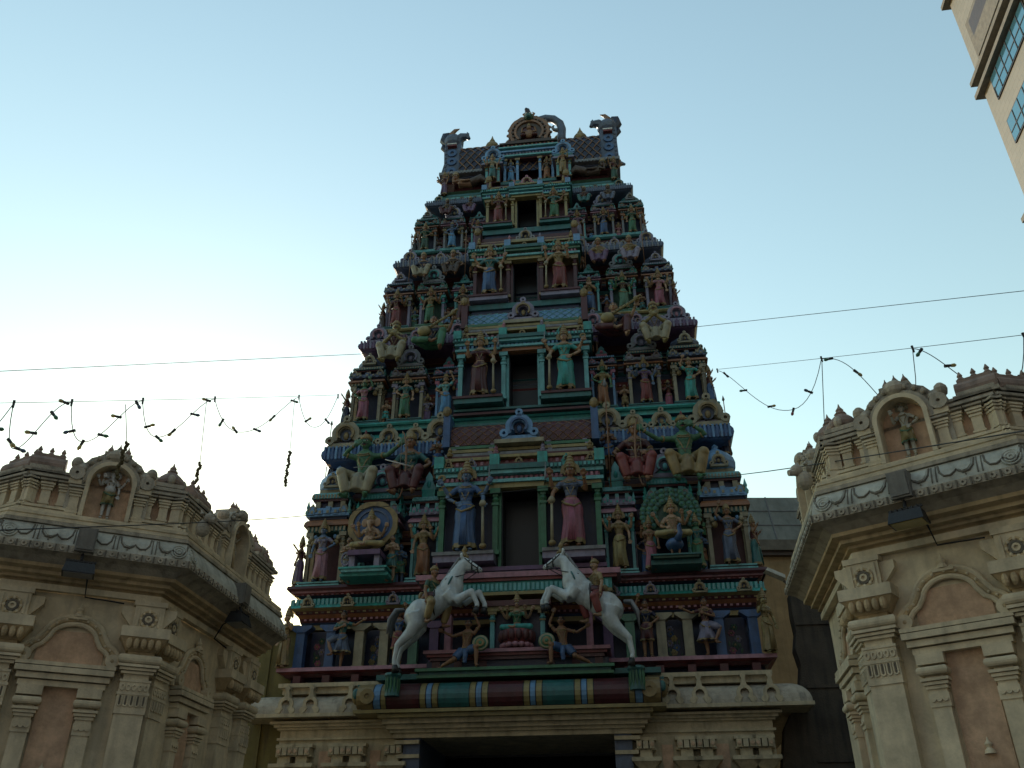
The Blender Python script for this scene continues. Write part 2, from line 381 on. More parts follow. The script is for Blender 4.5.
# ---- base wall and entrance
b = MB()
for sx in (-1, 1):
    a0, a1 = (-4.28, -1.98) if sx < 0 else (1.93, 4.28)
    b.box(a0, a1, .16, 8.5, 0, 4.22, 'temple_cream')
    b.box(min(a0, a1) - .04 * (sx < 0), max(a0, a1) + .04 * (sx > 0), .06, 8.6, 0, .55, 'temple_cream')
    for z0, z1, e in ((4.22, 4.26, .05), (4.26, 4.31, .10), (4.31, 4.35, .16), (4.05, 4.09, .04)):
        b.box(a0 - e * (sx < 0), a1 + e * (sx > 0), .16 - e, 8.5 + e, z0, z1, 'temple_cream')
    # panels between the paired brackets
    for xa, xb in ((2.42, 2.60), (3.30, 3.52)):
        x0, x1 = (sx * xa, sx * xb) if sx > 0 else (sx * xb, sx * xa)
        b.box(x0, x1, .14, .2, 1.0, 3.86, 'stone_pink')
b.box(-1.98, 1.93, .5, 8.5, 4.02, 4.22, 'temple_cream')
base = b.build('base_wall', tower)
# bracketed pilasters
for sx in (-1, 1):
    for px in (2.15, 2.82, 3.14, 3.78, 4.08):
        p = MB(); x = sx * px
        p.cb(x, .12, 0, .24, .2, 3.30, 'temple_cream')
        p.cb(x, .10, 3.30, .30, .24, .04, 'temple_cream')
        p.lathe([(.12, 0), (.17, .06), (.12, .12)], (x, .09, 3.34), 12, 'temple_cream')
        p.taper(x - .11, x + .11, -.02, .2, 3.46, x - .22, x + .22, -.12, .2, 3.58, 'temple_cream')
        p.cb(x, .06, 3.58, .48, .40, .06, 'temple_cream')
        p.cb(x, .1, 3.64, .20, .24, .14, 'temple_cream')
        for k in (-1, 0, 1):
            p.cb(x + k * .105, .05, 3.78, .085, .26, .12, 'temple_cream')
        p.cb(x, .10, 3.76, .34, .24, .03, 'temple_cream')
        p.cb(x, .10, 3.91, .36, .26, .05, 'temple_cream')
        for k in (-1, 1):
            p.M = Matrix.Translation((x + k * .105, -.085, 3.84)) @ Matrix.Rotation(PI / 4, 4, 'Y')
            p.box(-.026, .026, -.012, .02, -.026, .026, 'stone_pink'); p.M = None
        p.build('pilaster', base)
# entrance: blue-grey frame, deep passage lined near-black to stand for its shade
for sx, xa, xb in ((-1, -1.98, -1.69), (1, 1.64, 1.93)):
    e = MB()
    e.box(xa, xb, -.02, 2.2, 0, 4.02, 'bluegrey')
    e.box(xa - (.10 if sx < 0 else 0), xb + (.10 if sx > 0 else 0), -.06, .14, 3.70, 3.76, 'temple_cream')
    e.box(xa - (.14 if sx < 0 else 0), xb + (.14 if sx > 0 else 0), -.10, .14, 3.92, 3.98, 'temple_cream')
    e.build('door_post', tower)
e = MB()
e.box(-1.69, 1.64, 6.8, 7.0, 0, 4.02, 'interior_shade'); e.box(-1.69, 1.64, 2.2, 6.8, 3.98, 4.02, 'interior_shade')
for xa, xb in ((-1.72, -1.69), (1.64, 1.67)): e.box(xa, xb, 2.2, 7.0, 0, 4.02, 'interior_shade')
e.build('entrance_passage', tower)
e = MB()
for i, (z0, z1, yo) in enumerate(((4.02, 4.10, -.06), (4.10, 4.15, -.12), (4.15, 4.22, -.20), (4.22, 4.30, -.30), (4.30, 4.36, -.42))):
    e.box(-2.16 - i * .05, 2.11 + i * .05, yo, .5, z0, z1, 'temple_cream' if i < 4 else 'yellow')
for xa in (-2.2, -1.2, -.4, .4, 1.2, 1.9): e.taper(xa, xa + .16, -.12, .2, 4.30, xa, xa + .16, -.40, .2, 4.34, 'temple_cream')
e.build('lintel', tower)
# painted roll over the entrance
rl = MB()
bands = []
x = -2.72
seq = [('gold', .30), ('lblue', .13), ('yellow', .10), ('maroon', .58), ('yellow', .11), ('lblue', .10), ('yellow', .11), ('teal', .54), ('yellow', .11), ('lblue', .10), ('yellow', .11)]
seq = seq + [('maroon', .0)] ; tot = sum(q for _, q in seq) * 2
full = seq[:-1] + [('maroon', 5.18 - 2 * sum(q for _, q in seq[:-1]))] + seq[:-1][::-1]
for m, wd in full:
    n = 8; pts = []
    for i in range(n + 1):
        a = -PI / 2 * .55 + (PI * .78) * i / n
        pts.append((-.30 - .30 * math.cos(a), 4.62 + .25 * math.sin(a)))
    vs = [(x + .008, yy, zz) for yy, zz in pts] + [(x + wd - .008, yy, zz) for yy, zz in pts]
    rl.add(vs, [(i, i + n + 1, i + n + 2, i + 1) for i in range(n)], m)
    vs = [(x + wd - .008, yy - .004, zz) for yy, zz in pts] + [(x + wd + .008, yy - .004, zz) for yy, zz in pts]
    rl.add(vs, [(i, i + n + 1, i + n + 2, i + 1) for i in range(n)], 'black')
    x += wd
rl.box(-2.78, 2.53, -.34, .3, 4.80, 4.87, 'teal'); rl.box(-2.70, 2.45, -.30, .3, 4.37, 4.80, 'maroon')
rl.box(-2.78, 2.53, -.50, .3, 4.365, 4.42, 'yellow')
for xe in (-2.74, 2.49):
    rl.ell((xe, -.42, 4.66), (.10, .12, .15), 'gold', 12, 8); rl.ell((xe, -.54, 4.68), (.06, .04, .09), 'teal', 10, 6)
    rl.arch(xe + (.22 if xe < 0 else -.22), 4.62, .05, .13, 0, 360, -.62, -.52, 'gold', 12)
rl.build('entrance_roll', tower)
# cream cornice either side with horseshoe ornaments
cn = MB()
for sx in (-1, 1):
    x0, x1 = (-4.55, -2.55) if sx < 0 else (2.35, 4.55)
    n = 8
    for i in range(n):
        a, bb = PI / 2 * i / n, PI / 2 * (i + 1) / n
        o0, o1 = .40 * math.cos(a), .40 * math.cos(bb); z0, z1 = 4.46 + .36 * math.sin(a), 4.46 + .36 * math.sin(bb)
        cn.taper(x0 - o0 * (sx < 0), x1 + o0 * (sx > 0), .30 - o0, 8.7 + o0, z0, x0 - o1 * (sx < 0), x1 + o1 * (sx > 0), .30 - o1, 8.7 + o1, z1, 'stone_grey')
    e_ = .42
    cn.box(x0 - e_ * (sx < 0) + .0, x1 + e_ * (sx > 0), .30 - e_, 8.7 + e_, 4.40, 4.46, 'temple_cream')
    xx0, xx1 = (x0 + .28, x1) if sx < 0 else (x0, x1 - .28)
    cn.box(xx0 - .03, xx1 + .03, .06, 8.8, 4.82, 4.93, 'temple_cream')
    cn.box(xx0 - .10, xx1 + .10, .00, 8.8, 4.93, 5.0, 'temple_cream')
cn.box(-2.6, 2.4, .3, 8.7, 4.4, 5.0, 'temple_cream')
cor = cn.build('cornice', tower)
for x in (-4.15, -3.70, -2.98, 2.66, 3.12, 3.86, 4.30):
    h = MB(); y = -.06
    h.arch(x, 4.62, .075, .135, -58, 238, y - .05, y + .10, 'temple_cream', 16)
    for sx in (-1, 1): h.arch(x + sx * .125, 4.515, .0, .055, 0, 360, y - .06, y + .10, 'temple_cream', 10)
    h.prism([(x - .05, 4.74), (x + .05, 4.74), (x + .028, 4.86), (x + .05, 4.90), (x, 4.96), (x - .05, 4.90), (x - .028, 4.86)], y - .03, y + .12, 'temple_cream')
    h.build('horseshoe_ornament', cor)

# ---- lowest painted storey
s0 = MB()
rings(s0, [(5.0, -.35, 'navy'), (5.16, -.35, 'maroon'), (5.165, -.18, 'maroon'), (5.22, -.12, 'red'), (5.25, -.03, 'pink'), (5.32, -.03, 'pink'),
           (5.321, -.62, 'navy'), (6.15, -.62, 'yellow'), (6.152, -.40, 'yellow'), (6.24, -.38, 'blue'), (6.27, -.30, 'maroon'), (6.34, -.24, 'orange'), (6.40, -.17, 'maroon'),
           (6.46, -.12, 'yellow'), (6.50, -.02, 'turq'), (6.55, -.04, 'turq'), (6.74, -.18, 'navy'), (6.78, -.10, 'red'), (6.82, -.03, 'pink'), (6.89, 0, 'pink'), (6.895, -.1, 'maroon')])
for x in [-4.1 + .55 * i for i in range(16)]: s0.cb(x, .3, 5.0, .14, .3, .16, 'maroon')
rteeth(s0, 6.565, -.06, .05, .02, .12, .085, 'aqua')
rteeth(s0, 6.785, -.10, .05, .03, .05, .10, 'red', 'pink')
rteeth(s0, 6.30, -.27, .05, .02, .05, .11, 'pink')
rteeth(s0, 6.42, -.155, .06, .02, .05, .12, 'brown', 'yellow')
st0 = s0.build('lowest_storey', tower)
for sx in (-1, 1):
    for px, mm in ((4.22, 'blue'), (3.62, 'blue'), (3.06, 'cream'), (2.58, 'cream'), (2.02, 'lgreen'), (1.62, 'purple')):
        p = MB(); x = sx * px; y = yF(5.4) + .30
        p.cb(x, y, 5.325, .17, .17, .70, mm); p.cb(x, y, 5.325, .21, .21, .05, mm)
        p.prism([(x - .09, 6.02), (x + .09, 6.02), (x + .22, 6.11), (x + .22, 6.15), (x - .22, 6.15), (x - .22, 6.11)], y - .11, y + .1, mm)
        p.build('pilaster', st0)
    for px, c1, c2, ns in ((3.92, 'rose', 'leaf', 3), (2.82, 'yellow', 'blue', 4)):
        p = MB(); x = sx * px; y = yF(5.6) + .555
        p.box(x - .2, x + .2, y - .005, y + .05, 5.34, 6.12, 'navy')
        for i in range(ns + 2):
            fx = x + random.uniform(-.09, .09); fz = 5.52 + .42 * i / (ns + 1); cc = (c1, c2, 'lav')[i % 3]
            for k in range(6): p.ell((fx + .042 * math.cos(k * PI / 3), y - .008, fz + .042 * math.sin(k * PI / 3)), (.026, .012, .026), cc, 6, 4)
            p.ell((fx, y - .014, fz), (.022, .014, .022), 'yellow', 6, 4)
        for i in range(10):
            fx = x + random.uniform(-.13, .13); fz = random.uniform(5.42, 5.75); p.ell((fx, y - .006, fz), (.02, .008, .045), 'leaf', 6, 4)
        p.build('flower_panel', st0)
for x in (-4.15, -3.35, -2.45, -1.75, -.62, .6, 1.75, 2.45, 3.35, 4.15):
    k = MB(); kudu(k, x, yF(6.6) + .0, 6.50, .26, 'cream' if abs(x) > 3 or abs(x) < 1 else 'lav', 'navy', 'gold', .16); k.build('gable_ornament', st0)
# central plinth and shrine recess of the lowest storey
c = MB()
c.box(-1.70, 1.70, -.50, .6, 4.92, 4.97, 'green'); c.box(-1.66, 1.66, -.48, .6, 4.97, 5.02, 'teal'); c.box(-1.72, 1.72, -.56, .6, 5.02, 5.07, 'green')
c.box(-2.5, 2.5, -.2, .6, 4.97, 5.06, 'teal')
c.box(-1.62, 1.62, -.10, .7, 5.07, 5.28, 'navy')
for x in (-1.45, -1.05, -.6, .6, 1.05, 1.45): c.cb(x, .05, 5.07, .14, .34, .21, 'maroon')
c.box(-1.55, 1.55, -.16, .7, 5.28, 5.34, 'maroon'); c.box(-1.60, 1.60, -.20, .7, 5.34, 5.39, 'red'); c.box(-1.66, 1.66, -.25, .7, 5.39, 5.45, 'pink')
c.box(-.52, .52, .14, .8, 5.45, 6.2, 'navy')
for sx in (-1, 1):
    column(c, sx * .46, .06, 5.45, 6.18, .10, 'aqua', 'gold'); c.cb(sx * 1.3, .2, 5.45, .12, .2, .72, 'pink')
c.box(-.55, .55, -.02, .8, 6.18, 6.26, 'yellow'); c.box(-.62, .62, -.06, .8, 6.26, 6.36, 'maroon')
c.box(-1.75, 1.75, .0, .8, 6.48, 6.54, 'yellow'); c.box(-1.75, 1.75, .03, .8, 6.54, 6.74, 'turq')
teeth(c, -1.7, 1.7, .03, 6.56, .05, .03, .14, .085, 'aqua')
c.box(-1.85, 1.85, -.02, .8, 6.74, 6.80, 'red'); c.box(-1.92, 1.92, -.06, .8, 6.80, 6.90, 'pink')
c.build('shrine_plinth', tower)
for sx in (-1, 1):    # lotus-shaped block under each horse's hind hooves
    p = MB(); x = sx * 2.08
    p.lathe([(.13, 0), (.12, .1), (.09, .2), (.12, .3), (.15, .34), (.14, .38)], (x, -.62, 4.60), 12, 'teal')
    for k in range(12):
        a = k * PI / 6; p.ell((x + .115 * math.cos(a), -.62 + .115 * math.sin(a), 4.78), (.022, .022, .15), 'green', 6, 5)
    p.cb(x, -.42, 4.72, .20, .5, .05, 'teal')
    p.build('hoof_pedestal', tower)

# ---- the four figure storeys
TI = [dict(zf=6.89, zn=10.88, wall='navy', d0=7.13, d1=8.77, e1=9.58, l0=9.93, l1=10.50, dw=.37, roll='blue', slope='turq', b=('maroon', 'orange', 'lav', 'blue', 'brown'), lat='maroon', jamb='green', up='maroon', fl='maroon'),
      dict(zf=10.88, zn=13.82, wall='blue', d0=11.05, d1=12.52, e1=13.20, l0=13.55, l1=14.05, dw=.33, roll='purple', slope='lgreen', b=('orange', 'red', 'bluegrey', 'teal', 'navy'), lat='lblue', jamb='aqua', up='navy', fl='turq'),
      dict(zf=13.82, zn=16.64, wall='bluegrey', d0=14.28, d1=15.62, e1=16.30, l0=16.48, l1=16.72, dw=.31, roll='bluegrey', slope='maroon', b=('brown', 'maroon', 'teal', 'navy', 'maroon'), lat='yellow', jamb='maroon', up='maroon', fl='yellow'),
      dict(zf=16.64, zn=19.05, wall='maroon', d0=17.10, d1=18.22, e1=18.75, l0=18.86, l1=19.02, dw=.27, roll='bluegrey', slope='aqua', b=('maroon', 'pink', 'lav', 'navy', 'teal'), lat='pink', jamb='yellow', up='maroon', fl='teal')]
PALS = [[('aqua', 'cream', 'lblue', 'cream', 'maroon'), ('turq', 'aqua', 'lav', 'aqua', 'navy'), ('aqua', 'aqua', 'lav', 'turq', 'navy')],
        [('teal', 'cream', 'bluegrey', 'cream', 'navy'), ('teal', 'cream', 'grey', 'lav', 'navy'), ('teal', 'lblue', 'bluegrey', 'rose', 'navy')],
        [('teal', 'lav', 'bluegrey', 'cream', 'maroon'), ('lgreen', 'lav', 'grey', 'turq', 'leaf'), ('teal', 'aqua', 'lav', 'turq', 'maroon')],
        [('aqua', 'grey', 'teal', 'orange', 'navy'), ('aqua', 'grey', 'lav', 'gold', 'navy'), ('aqua', 'aqua', 'lav', 'maroon', 'maroon')]]
SLOT = dict(corner=.880, mid=.645, inner=.425)
for ti, t in enumerate(TI):
    zf, H = t['zf'], t['zn'] - t['zf']
    def Z(f): return zf + f * H
    mb = MB(); bb = t['b']
    prof = [(zf - .04, .02, t['fl']), (zf + .0, .06, t['fl']), (Z(.015), .05, t['fl']), (Z(.02), -.60, t['wall']), (Z(.285), -.60, bb[0]), (Z(.287), -.42, bb[0]), (Z(.305), -.38, bb[1]), (Z(.335), -.30, 'navy'),
            (Z(.35), -.38, bb[2]), (Z(.375), -.30, bb[2]), (Z(.40), -.34, bb[3]), (Z(.42), -.24, bb[3]), (Z(.435), -.38, bb[4]), (Z(.46), -.34, 'yellow'), (Z(.47), -.62, t['up']),
            (Z(.56), -.62, 'brown'), (Z(.562), -.56, 'orange'), (Z(.58), -.54, t['up']), (Z(.585), -.60, t['up']), (Z(.70), -.58, 'orange'), (Z(.705), -.46, 'maroon'), (Z(.735), -.34, t['roll'])]
    n = 7; rc, rr = .80, .05; RO = (.0, .07, .07, .04)[ti]
    for i in range(n + 1):
        a = -PI / 2 + PI * i / n
        prof.append((Z(rc + rr * math.sin(a)), RO + .16 * math.cos(a), t['roll']))
    prof += [(Z(.868), RO - .07, 'lav'), (Z(.90), RO - .06, t['slope']), (Z(.955), RO - .16, 'navy'), (Z(.965), -.06, t['slope']), (Z(.985), -.04, TI[ti + 1]['fl'] if ti < 3 else 'teal'), (t['zn'], -.02, 'teal'), (t['zn'] + .005, -.3, 'teal')]
    rings(mb, prof)
    k = HW(zf) / 4.57
    rteeth(mb, Z(.308), -.37, .05 * k, .025, .022 * H, .10 * k, 'red' if ti != 1 else 'orange', 'pink')
    rteeth(mb, Z(.965), -.10, .05 * k, .02, .016 * H, .10 * k, t['slope'], 'navy')
    rteeth(mb, Z(.762), RO + .10, .045 * k, .05, .076 * H, .085 * k, t['roll'], ('lblue', 'lav', 'grey', 'bluegrey')[ti], False)
    a = HW(Z(.88)) + RO - .06
    scallops(mb, -a, a, yF(Z(.88)) - RO + .05, Z(.895), .12 * k, .05, 'lav' if ti != 1 else 'purple', .27 * k)
    for i in range(int(a * 2 / .5)):
        cx = -a + .25 + i * .5
        mb.prism([(cx - .16 * k, Z(.905)), (cx + .16 * k, Z(.905)), (cx, Z(.945))], yF(Z(.92)) - RO + .06, yF(Z(.92)) + .25, 'teal' if ti < 2 else 'gold')
    zz = Z(.87)
    for i in range(9):
        for sx in (-1, 1):
            x = sx * (.40 + .062 * i) * HW(zz)
            if min(abs(abs(x) / HW(zz) - q) for q in (.90, .56, .43)) > .045: kudu(mb, x, yF(zz) - RO - .02, Z(.845), .24 * k, ('turq', 'purple', 'grey', 'teal')[ti], 'maroon', 'gold', .14)
    for i in range(12):
        x = (-.95 + i * 1.9 / 11) * HW(Z(.50)); mb.lathe([(.05, 0), (.07, .04), (.03, .08), (.05, .13), (.01, .2)], (x, yF(Z(.48)) + .42, Z(.47)), 8, ('gold', 'pink', 'teal')[i % 3])
    # horizontal strips that break up the upper wall
    for f_, o_, m_ in ((.49, .52, 'lav'), (.515, .50, 'maroon'), (.535, .54, 'teal'), (.62, .56, 'yellow'), (.66, .54, bb[3])):
        aa = HW(Z(f_)) - o_; mb.box(-aa, aa, yF(Z(f_)) + o_, yF(Z(f_)) + .8, Z(f_), Z(f_) + .012 * H, m_)
    for fr_ in (.765, .535):
        for sx in (-1, 1):
            x = sx * fr_ * HW(zf); ww = .20 * k; zt = zf + (.27 * H); y_ = yF(zf) + .60
            for q in (-1, 1): mb.box(x + q * ww - .025, x + q * ww + .025, y_ - .08, y_ + .1, zf + .03, zt, t['b'][2])
            mb.box(x - ww, x + ww, y_ - .07, y_ + .1, zt - .06, zt, t['b'][1]); mb.ell((x, y_ - .05, zf + .16 * H), (.06 * k, .04, .10 * k), 'gold', 8, 6)
            mb.ell((x, y_ - .06, zf + .10 * H), (.10 * k, .05, .05 * k), t['b'][1], 8, 6); mb.ell((x, y_ - .08, zf + .205 * H), (.045 * k, .045, .05 * k), 'tan', 8, 6)
    sto = mb.build('storey', tower)
    # pavilions on the front, plain ones along both flanks
    w_ = .84 * k; NH = .30 * H if ti == 0 else .38 * H
    for sx in (-1, 1):
        for nm, frac in SLOT.items():
            pal = PALS[ti][('corner', 'mid', 'inner').index(nm)]
            ww = w_ if nm != 'inner' else .62 * k
            pv = MB()
            HH = (.72 if nm == 'corner' else .68 if nm == 'mid' else .62) * H
            pavilion(pv, sx * frac * HW(zf), yF(zf) + .15, zf + .012 * H, ww, .72 * k + .1, NH, HH, pal, 'dome' if nm == 'corner' else 'gable' if nm == 'mid' else 'spire')
            pv.build('pavilion', sto)
        for yy in (2.2, 4.5, 6.8):
            pv = MB(); pv.M = Matrix.Translation((sx * HW(zf), yy + (yF(zf)) * (1 - yy / 4.5), 0)) @ Matrix.Rotation(sx * PI / 2, 4, 'Z')
            pavilion(pv, 0, .05, zf + .012 * H, w_, .72 * k, NH, .70 * H, PALS[ti][1], 'gable'); pv.build('pavilion', sto)
    for sx in (-1, 1):
        for q in range(4):
            kb = MB(); kb.M = Matrix.Translation((sx * (HW(Z(.84)) + RO - .05), yF(Z(.84)) + .35 + q * .9, 0)) @ Matrix.Rotation(sx * PI / 2, 4, 'Z')
            kudu(kb, 0, 0, Z(.845), .5 * k, ('cream', 'lav', 'lav', 'teal')[ti], 'bluegrey', 'gold', .16); kb.build('gable_ornament', sto)
    # gable ornaments standing on the eave roll
    for x, sc, m1 in ((.93, .74, 0), (.70, .50, 1), (.56, .48, 1), (.43, .68, 0)):
        for sx in (-1, 1):
            kb = MB(); zz = Z(.845); kudu(kb, sx * (x * HW(zz) + (RO if x > .8 else 0)), yF(zz) - RO + .0, zz, sc * k * H / 3.6, ('cream', 'lav', 'lav', 'teal')[ti], 'bluegrey', 'gold' if ti != 1 else 'pink', .13)
            kb.build('gable_ornament', sto)
    # ---- door bay
    d = MB(); bw = .355 * HW(zf); fy = yF(zf) - .08; dw = t['dw']; bk = yF(zf) + .62; jm = t['jamb']
    d0, d1, e1, l0, l1 = t['d0'], t['d1'], t['e1'], t['l0'], t['l1']
    zb0 = zf + .01
    d.box(-bw - .06, bw + .06, fy - .10, bk, zb0, zb0 + (d0 - zb0) * .34, 'maroon')
    d.box(-bw, bw, fy - .04, bk, zb0 + (d0 - zb0) * .34, zb0 + (d0 - zb0) * .66, 'navy' if ti else 'lav')
    d.box(-bw - .05, bw + .05, fy - .09, bk, zb0 + (d0 - zb0) * .66, d0, 'purple' if ti == 0 else 'teal')
    for sx in (-1, 1):
        xa, xb = (dw + .10, bw)
        d.box(min(sx * xa, sx * xb), max(sx * xa, sx * xb), fy + .34, bk, d0, d1 + .02, 'navy' if ti < 2 else 'maroon')
        d.box(min(sx * xa, sx * (bw + .03)), max(sx * xa, sx * (bw + .03)), fy - .27 * k, fy + .30, d0 + .04 * (d1 - d0), d0 + .12 * (d1 - d0), 'lav' if ti % 2 == 0 else 'teal')
        d.box(min(sx * xa, sx * (bw + .05)), max(sx * xa, sx * (bw + .05)), fy - .31 * k, fy + .30, d0 + .12 * (d1 - d0), d0 + .16 * (d1 - d0), 'maroon' if ti else 'grey')
        column(d, sx * (bw - .06), fy + .02, d0 + .16 * (d1 - d0), d1, .13 * k, jm, 'gold' if ti > 1 else jm)
        column(d, sx * (dw + .11), fy + .02, d0 + .16 * (d1 - d0), d1, .13 * k, jm, 'gold' if ti > 1 else jm)
        d.box(min(sx * dw, sx * (dw + .06)), max(sx * dw, sx * (dw + .06)), fy + .06, bk, d0, d1, 'green' if ti == 0 else jm)
    hh = e1 - d1
    bands_ = [(.00, .13, .0, 'yellow' if ti != 1 else 'orange'), (.13, .22, .05, 'aqua'), (.22, .36, -.02, 'pink' if ti % 2 == 0 else 'blue'), (.36, .46, .06, 'aqua' if ti != 2 else 'lgreen'), (.46, .60, .10, 'teal'),
              (.60, .68, .02, 'maroon'), (.68, .84, -.06, 'brown' if ti else 'red'), (.84, .92, .0, 'yellow'), (.92, 1.0, -.05, 'maroon')]
    for f0, f1, ou, m in bands_:
        d.box(-bw - .03 - ou, bw + .03 + ou, fy - ou, bk, d1 + f0 * hh, d1 + f1 * hh, m)
        if ou >= 0: d.box(-dw - .14 - ou, dw + .14 + ou, fy - ou - .07, bk - .01, d1 + f0 * hh + .002, d1 + f1 * hh - .002, m)
    teeth(d, -bw, bw, fy + .02, d1 + .235 * hh, .055 * k, .06, .10 * hh, .10 * k, 'pink' if ti % 2 == 0 else 'lblue', 'rose' if ti == 0 else None)
    teeth(d, -bw - .1, bw + .1, fy - .10, d1 + .48 * hh, .05 * k, .03, .09 * hh, .085 * k, 'aqua', 'turq')
    teeth(d, -bw, bw, fy + .06, d1 + .70 * hh, .06 * k, .03, .10 * hh, .13 * k, 'pink' if ti < 2 else 'gold', 'red')
    for xx in (-bw - .02, -dw - .12, dw + .12, bw + .02): d.cb(xx, fy - .02, d1 + .58 * hh, .20 * k, .26, .32 * hh, 'turq' if ti < 2 else 'lblue')
    # stepped slabs carrying the small barrel roof
    zz = e1; nst = 3; sh = (l0 - e1) / nst
    for i in range(nst):
        q = bw - .05 - i * .05; d.box(-q, q, fy + .06 + i * .06, bk + .4, zz + i * sh, zz + (i + .55) * sh, ('grey', 'yellow', 'green')[i] if ti < 2 else ('maroon', 'yellow', 'pink')[i])
        d.box(-q + .06, q - .06, fy + .16 + i * .06, bk + .4, zz + (i + .55) * sh, zz + (i + 1) * sh, ('maroon', 'brown', 'navy')[i])
        for xx in (-q + .12, -.4 * q, .4 * q, q - .12): d.cb(xx, fy + .16 + i * .06, zz + (i + .5) * sh, .09, .10, .5 * sh, 'lav' if ti != 1 else 'cream')
    for i in range(7):
        xx = (-.9 + .3 * i) * bw
        kudu(d, xx, fy - .04, d1 + .62 * hh, .20 * k, ('gold', 'lav', 'turq')[i % 3], 'navy', 'gold', .14)
        if i % 2 == 0: d.lathe([(.05 * k, 0), (.07 * k, .05), (.03 * k, .09), (.05 * k, .13), (.005, .22)], (xx, fy + .04, e1), 8, ('gold', 'pink', 'lav')[i // 2 % 3])
    doorbay = d.build('door_bay', sto)
    dk = MB(); dk.box(-dw, dw, bk - .10, bk - .02, d0, d1, 'interior_shade'); dk.box(-dw, dw, fy + .2, bk - .1, d0 - .02, d0 + .004, 'interior_shade'); dk.box(-dw, dw, fy + .10, bk - .1, d1 - .03, d1 - .004, 'interior_shade')  # near-black back, floor and soffit paint the shade inside the door
    for sx in (-1, 1): dk.box(min(sx * dw, sx * (dw - .02)), max(sx * dw, sx * (dw - .02)), fy + .12, bk - .1, d0, d1 - .03, 'interior_shade')
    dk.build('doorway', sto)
    # lattice barrel roof
    lr = MB(); q = bw - .12; n = 8; r_ = l1 - l0; ly = yF(l0) - (.42, .22, .20, .18)[ti]
    arc = [(ly + .32 * (1 - math.cos(PI / 2 * i / n)), l0 + r_ * math.sin(PI / 2 * i / n)) for i in range(n + 1)]
    arc = [(ly, l0)] + [(ly + .5 * r_ * (1 - math.cos(a_)) , l0 + r_ * (.25 + .75 * math.sin(a_))) for a_ in [PI / 2 * i / n for i in range(n + 1)]]
    vs = [(-q, y_, z_) for y_, z_ in arc] + [(q, y_, z_) for y_, z_ in arc]; na = len(arc)
    lr.add(vs, [(i, i + na, i + na + 1, i + 1) for i in range(na - 1)], t['lat'])
    lr.box(-q, q, ly + .02, yF(l1) + .6, l0, l0 + .05, 'brown')
    def at_z(f):     # point on the front of the roof at height fraction f
        zt = arc[0][1] + (arc[-1][1] - arc[0][1]) * f * .97
        for (ya, za), (yb_, zb_) in zip(arc, arc[1:]):
            if zt <= zb_ + 1e-6: return (ya + (yb_ - ya) * (zt - za) / max(1e-6, zb_ - za), zt)
        return arc[-1]
    rows_ = 3 if ti < 2 else 2; nd = int(q * 2 / (.20 * k)); st = 2 * q / nd
    for i in range(nd):
        for dr in (0, 1):
            pp = []
            for j in range(rows_ * 3 + 1):
                f_ = (j / 3) % 2; f_ = f_ if f_ <= 1 else 2 - f_
                y_, z_ = at_z(j / (rows_ * 3)); pp.append((-q + st * (i + (f_ if dr == 0 else 1 - f_)), y_ - .006, z_))
            lr.tube(pp, .010 * k, 'tan' if ti == 0 else 'aqua' if ti == 1 else 'gold', 4)
    lr.box(-q - .04, q + .04, arc[-1][0] - .06, yF(l1) + .6, l1, l1 + .05, 'teal' if ti < 2 else 'maroon')
    for sx in (-1, 1):
        lr.box(min(sx * q, sx * (q + .15)), max(sx * q, sx * (q + .15)), ly - .10, yF(l1) + .5, l0 - .06, l1 + .16, 'blue' if ti == 0 else 'maroon')
        lr.ell((sx * (q + .08), ly - .08, l1 + .22), (.10, .10, .13), 'gold', 8, 6)
    lr.build('lattice_roof', sto)
    ck = MB(); kudu(ck, 0, ly - .14, l0 - .05, .75 * k * (1 if ti < 2 else .75), ('lblue', 'lav', 'grey', 'pink')[ti], 'navy', 'blue' if ti == 0 else 'gold', .16)
    ck.box(-.52 * k, .52 * k, ly - .30, ly + .1, l0 - .14, l0 - .05, 'cream'); ck.build('gable_ornament', sto)

# ---- neck and barrel roof on top
nk = MB()
rings(nk, [(19.05, -.02, 'teal'), (19.12, -.02, 'maroon'), (19.13, -.16, 'maroon'), (19.20, -.14, 'lgreen'), (19.26, -.02, 'green'), (19.30, -.10, 'brown'), (19.34, -.40, 'maroon'), (19.84, -.40, 'brown'), (20.09, -.42, 'brown')])
for sx in (-1, 1):
    xa, xb = (-2.52, -.82) if sx < 0 else (.82, 2.52)
    for z0, z1, e_, m_ in ((19.84, 19.92, -.18, 'maroon'), (19.92, 19.97, -.04, 'bluegrey'), (19.97, 20.07, .12, 'grey'), (20.07, 20.10, .0, 'brown')):
        nk.box(xa - max(0, e_) * (sx < 0), xb + max(0, e_) * (sx > 0), 3.03 - e_, 5.9, z0, z1, m_)
    teeth(nk, xa, xb, 3.03 - .12, 19.98, .05, .02, .08, .10, 'grey')
rteeth(nk, 19.205, -.13, .05, .02, .04, .10, 'lgreen', 'gold')
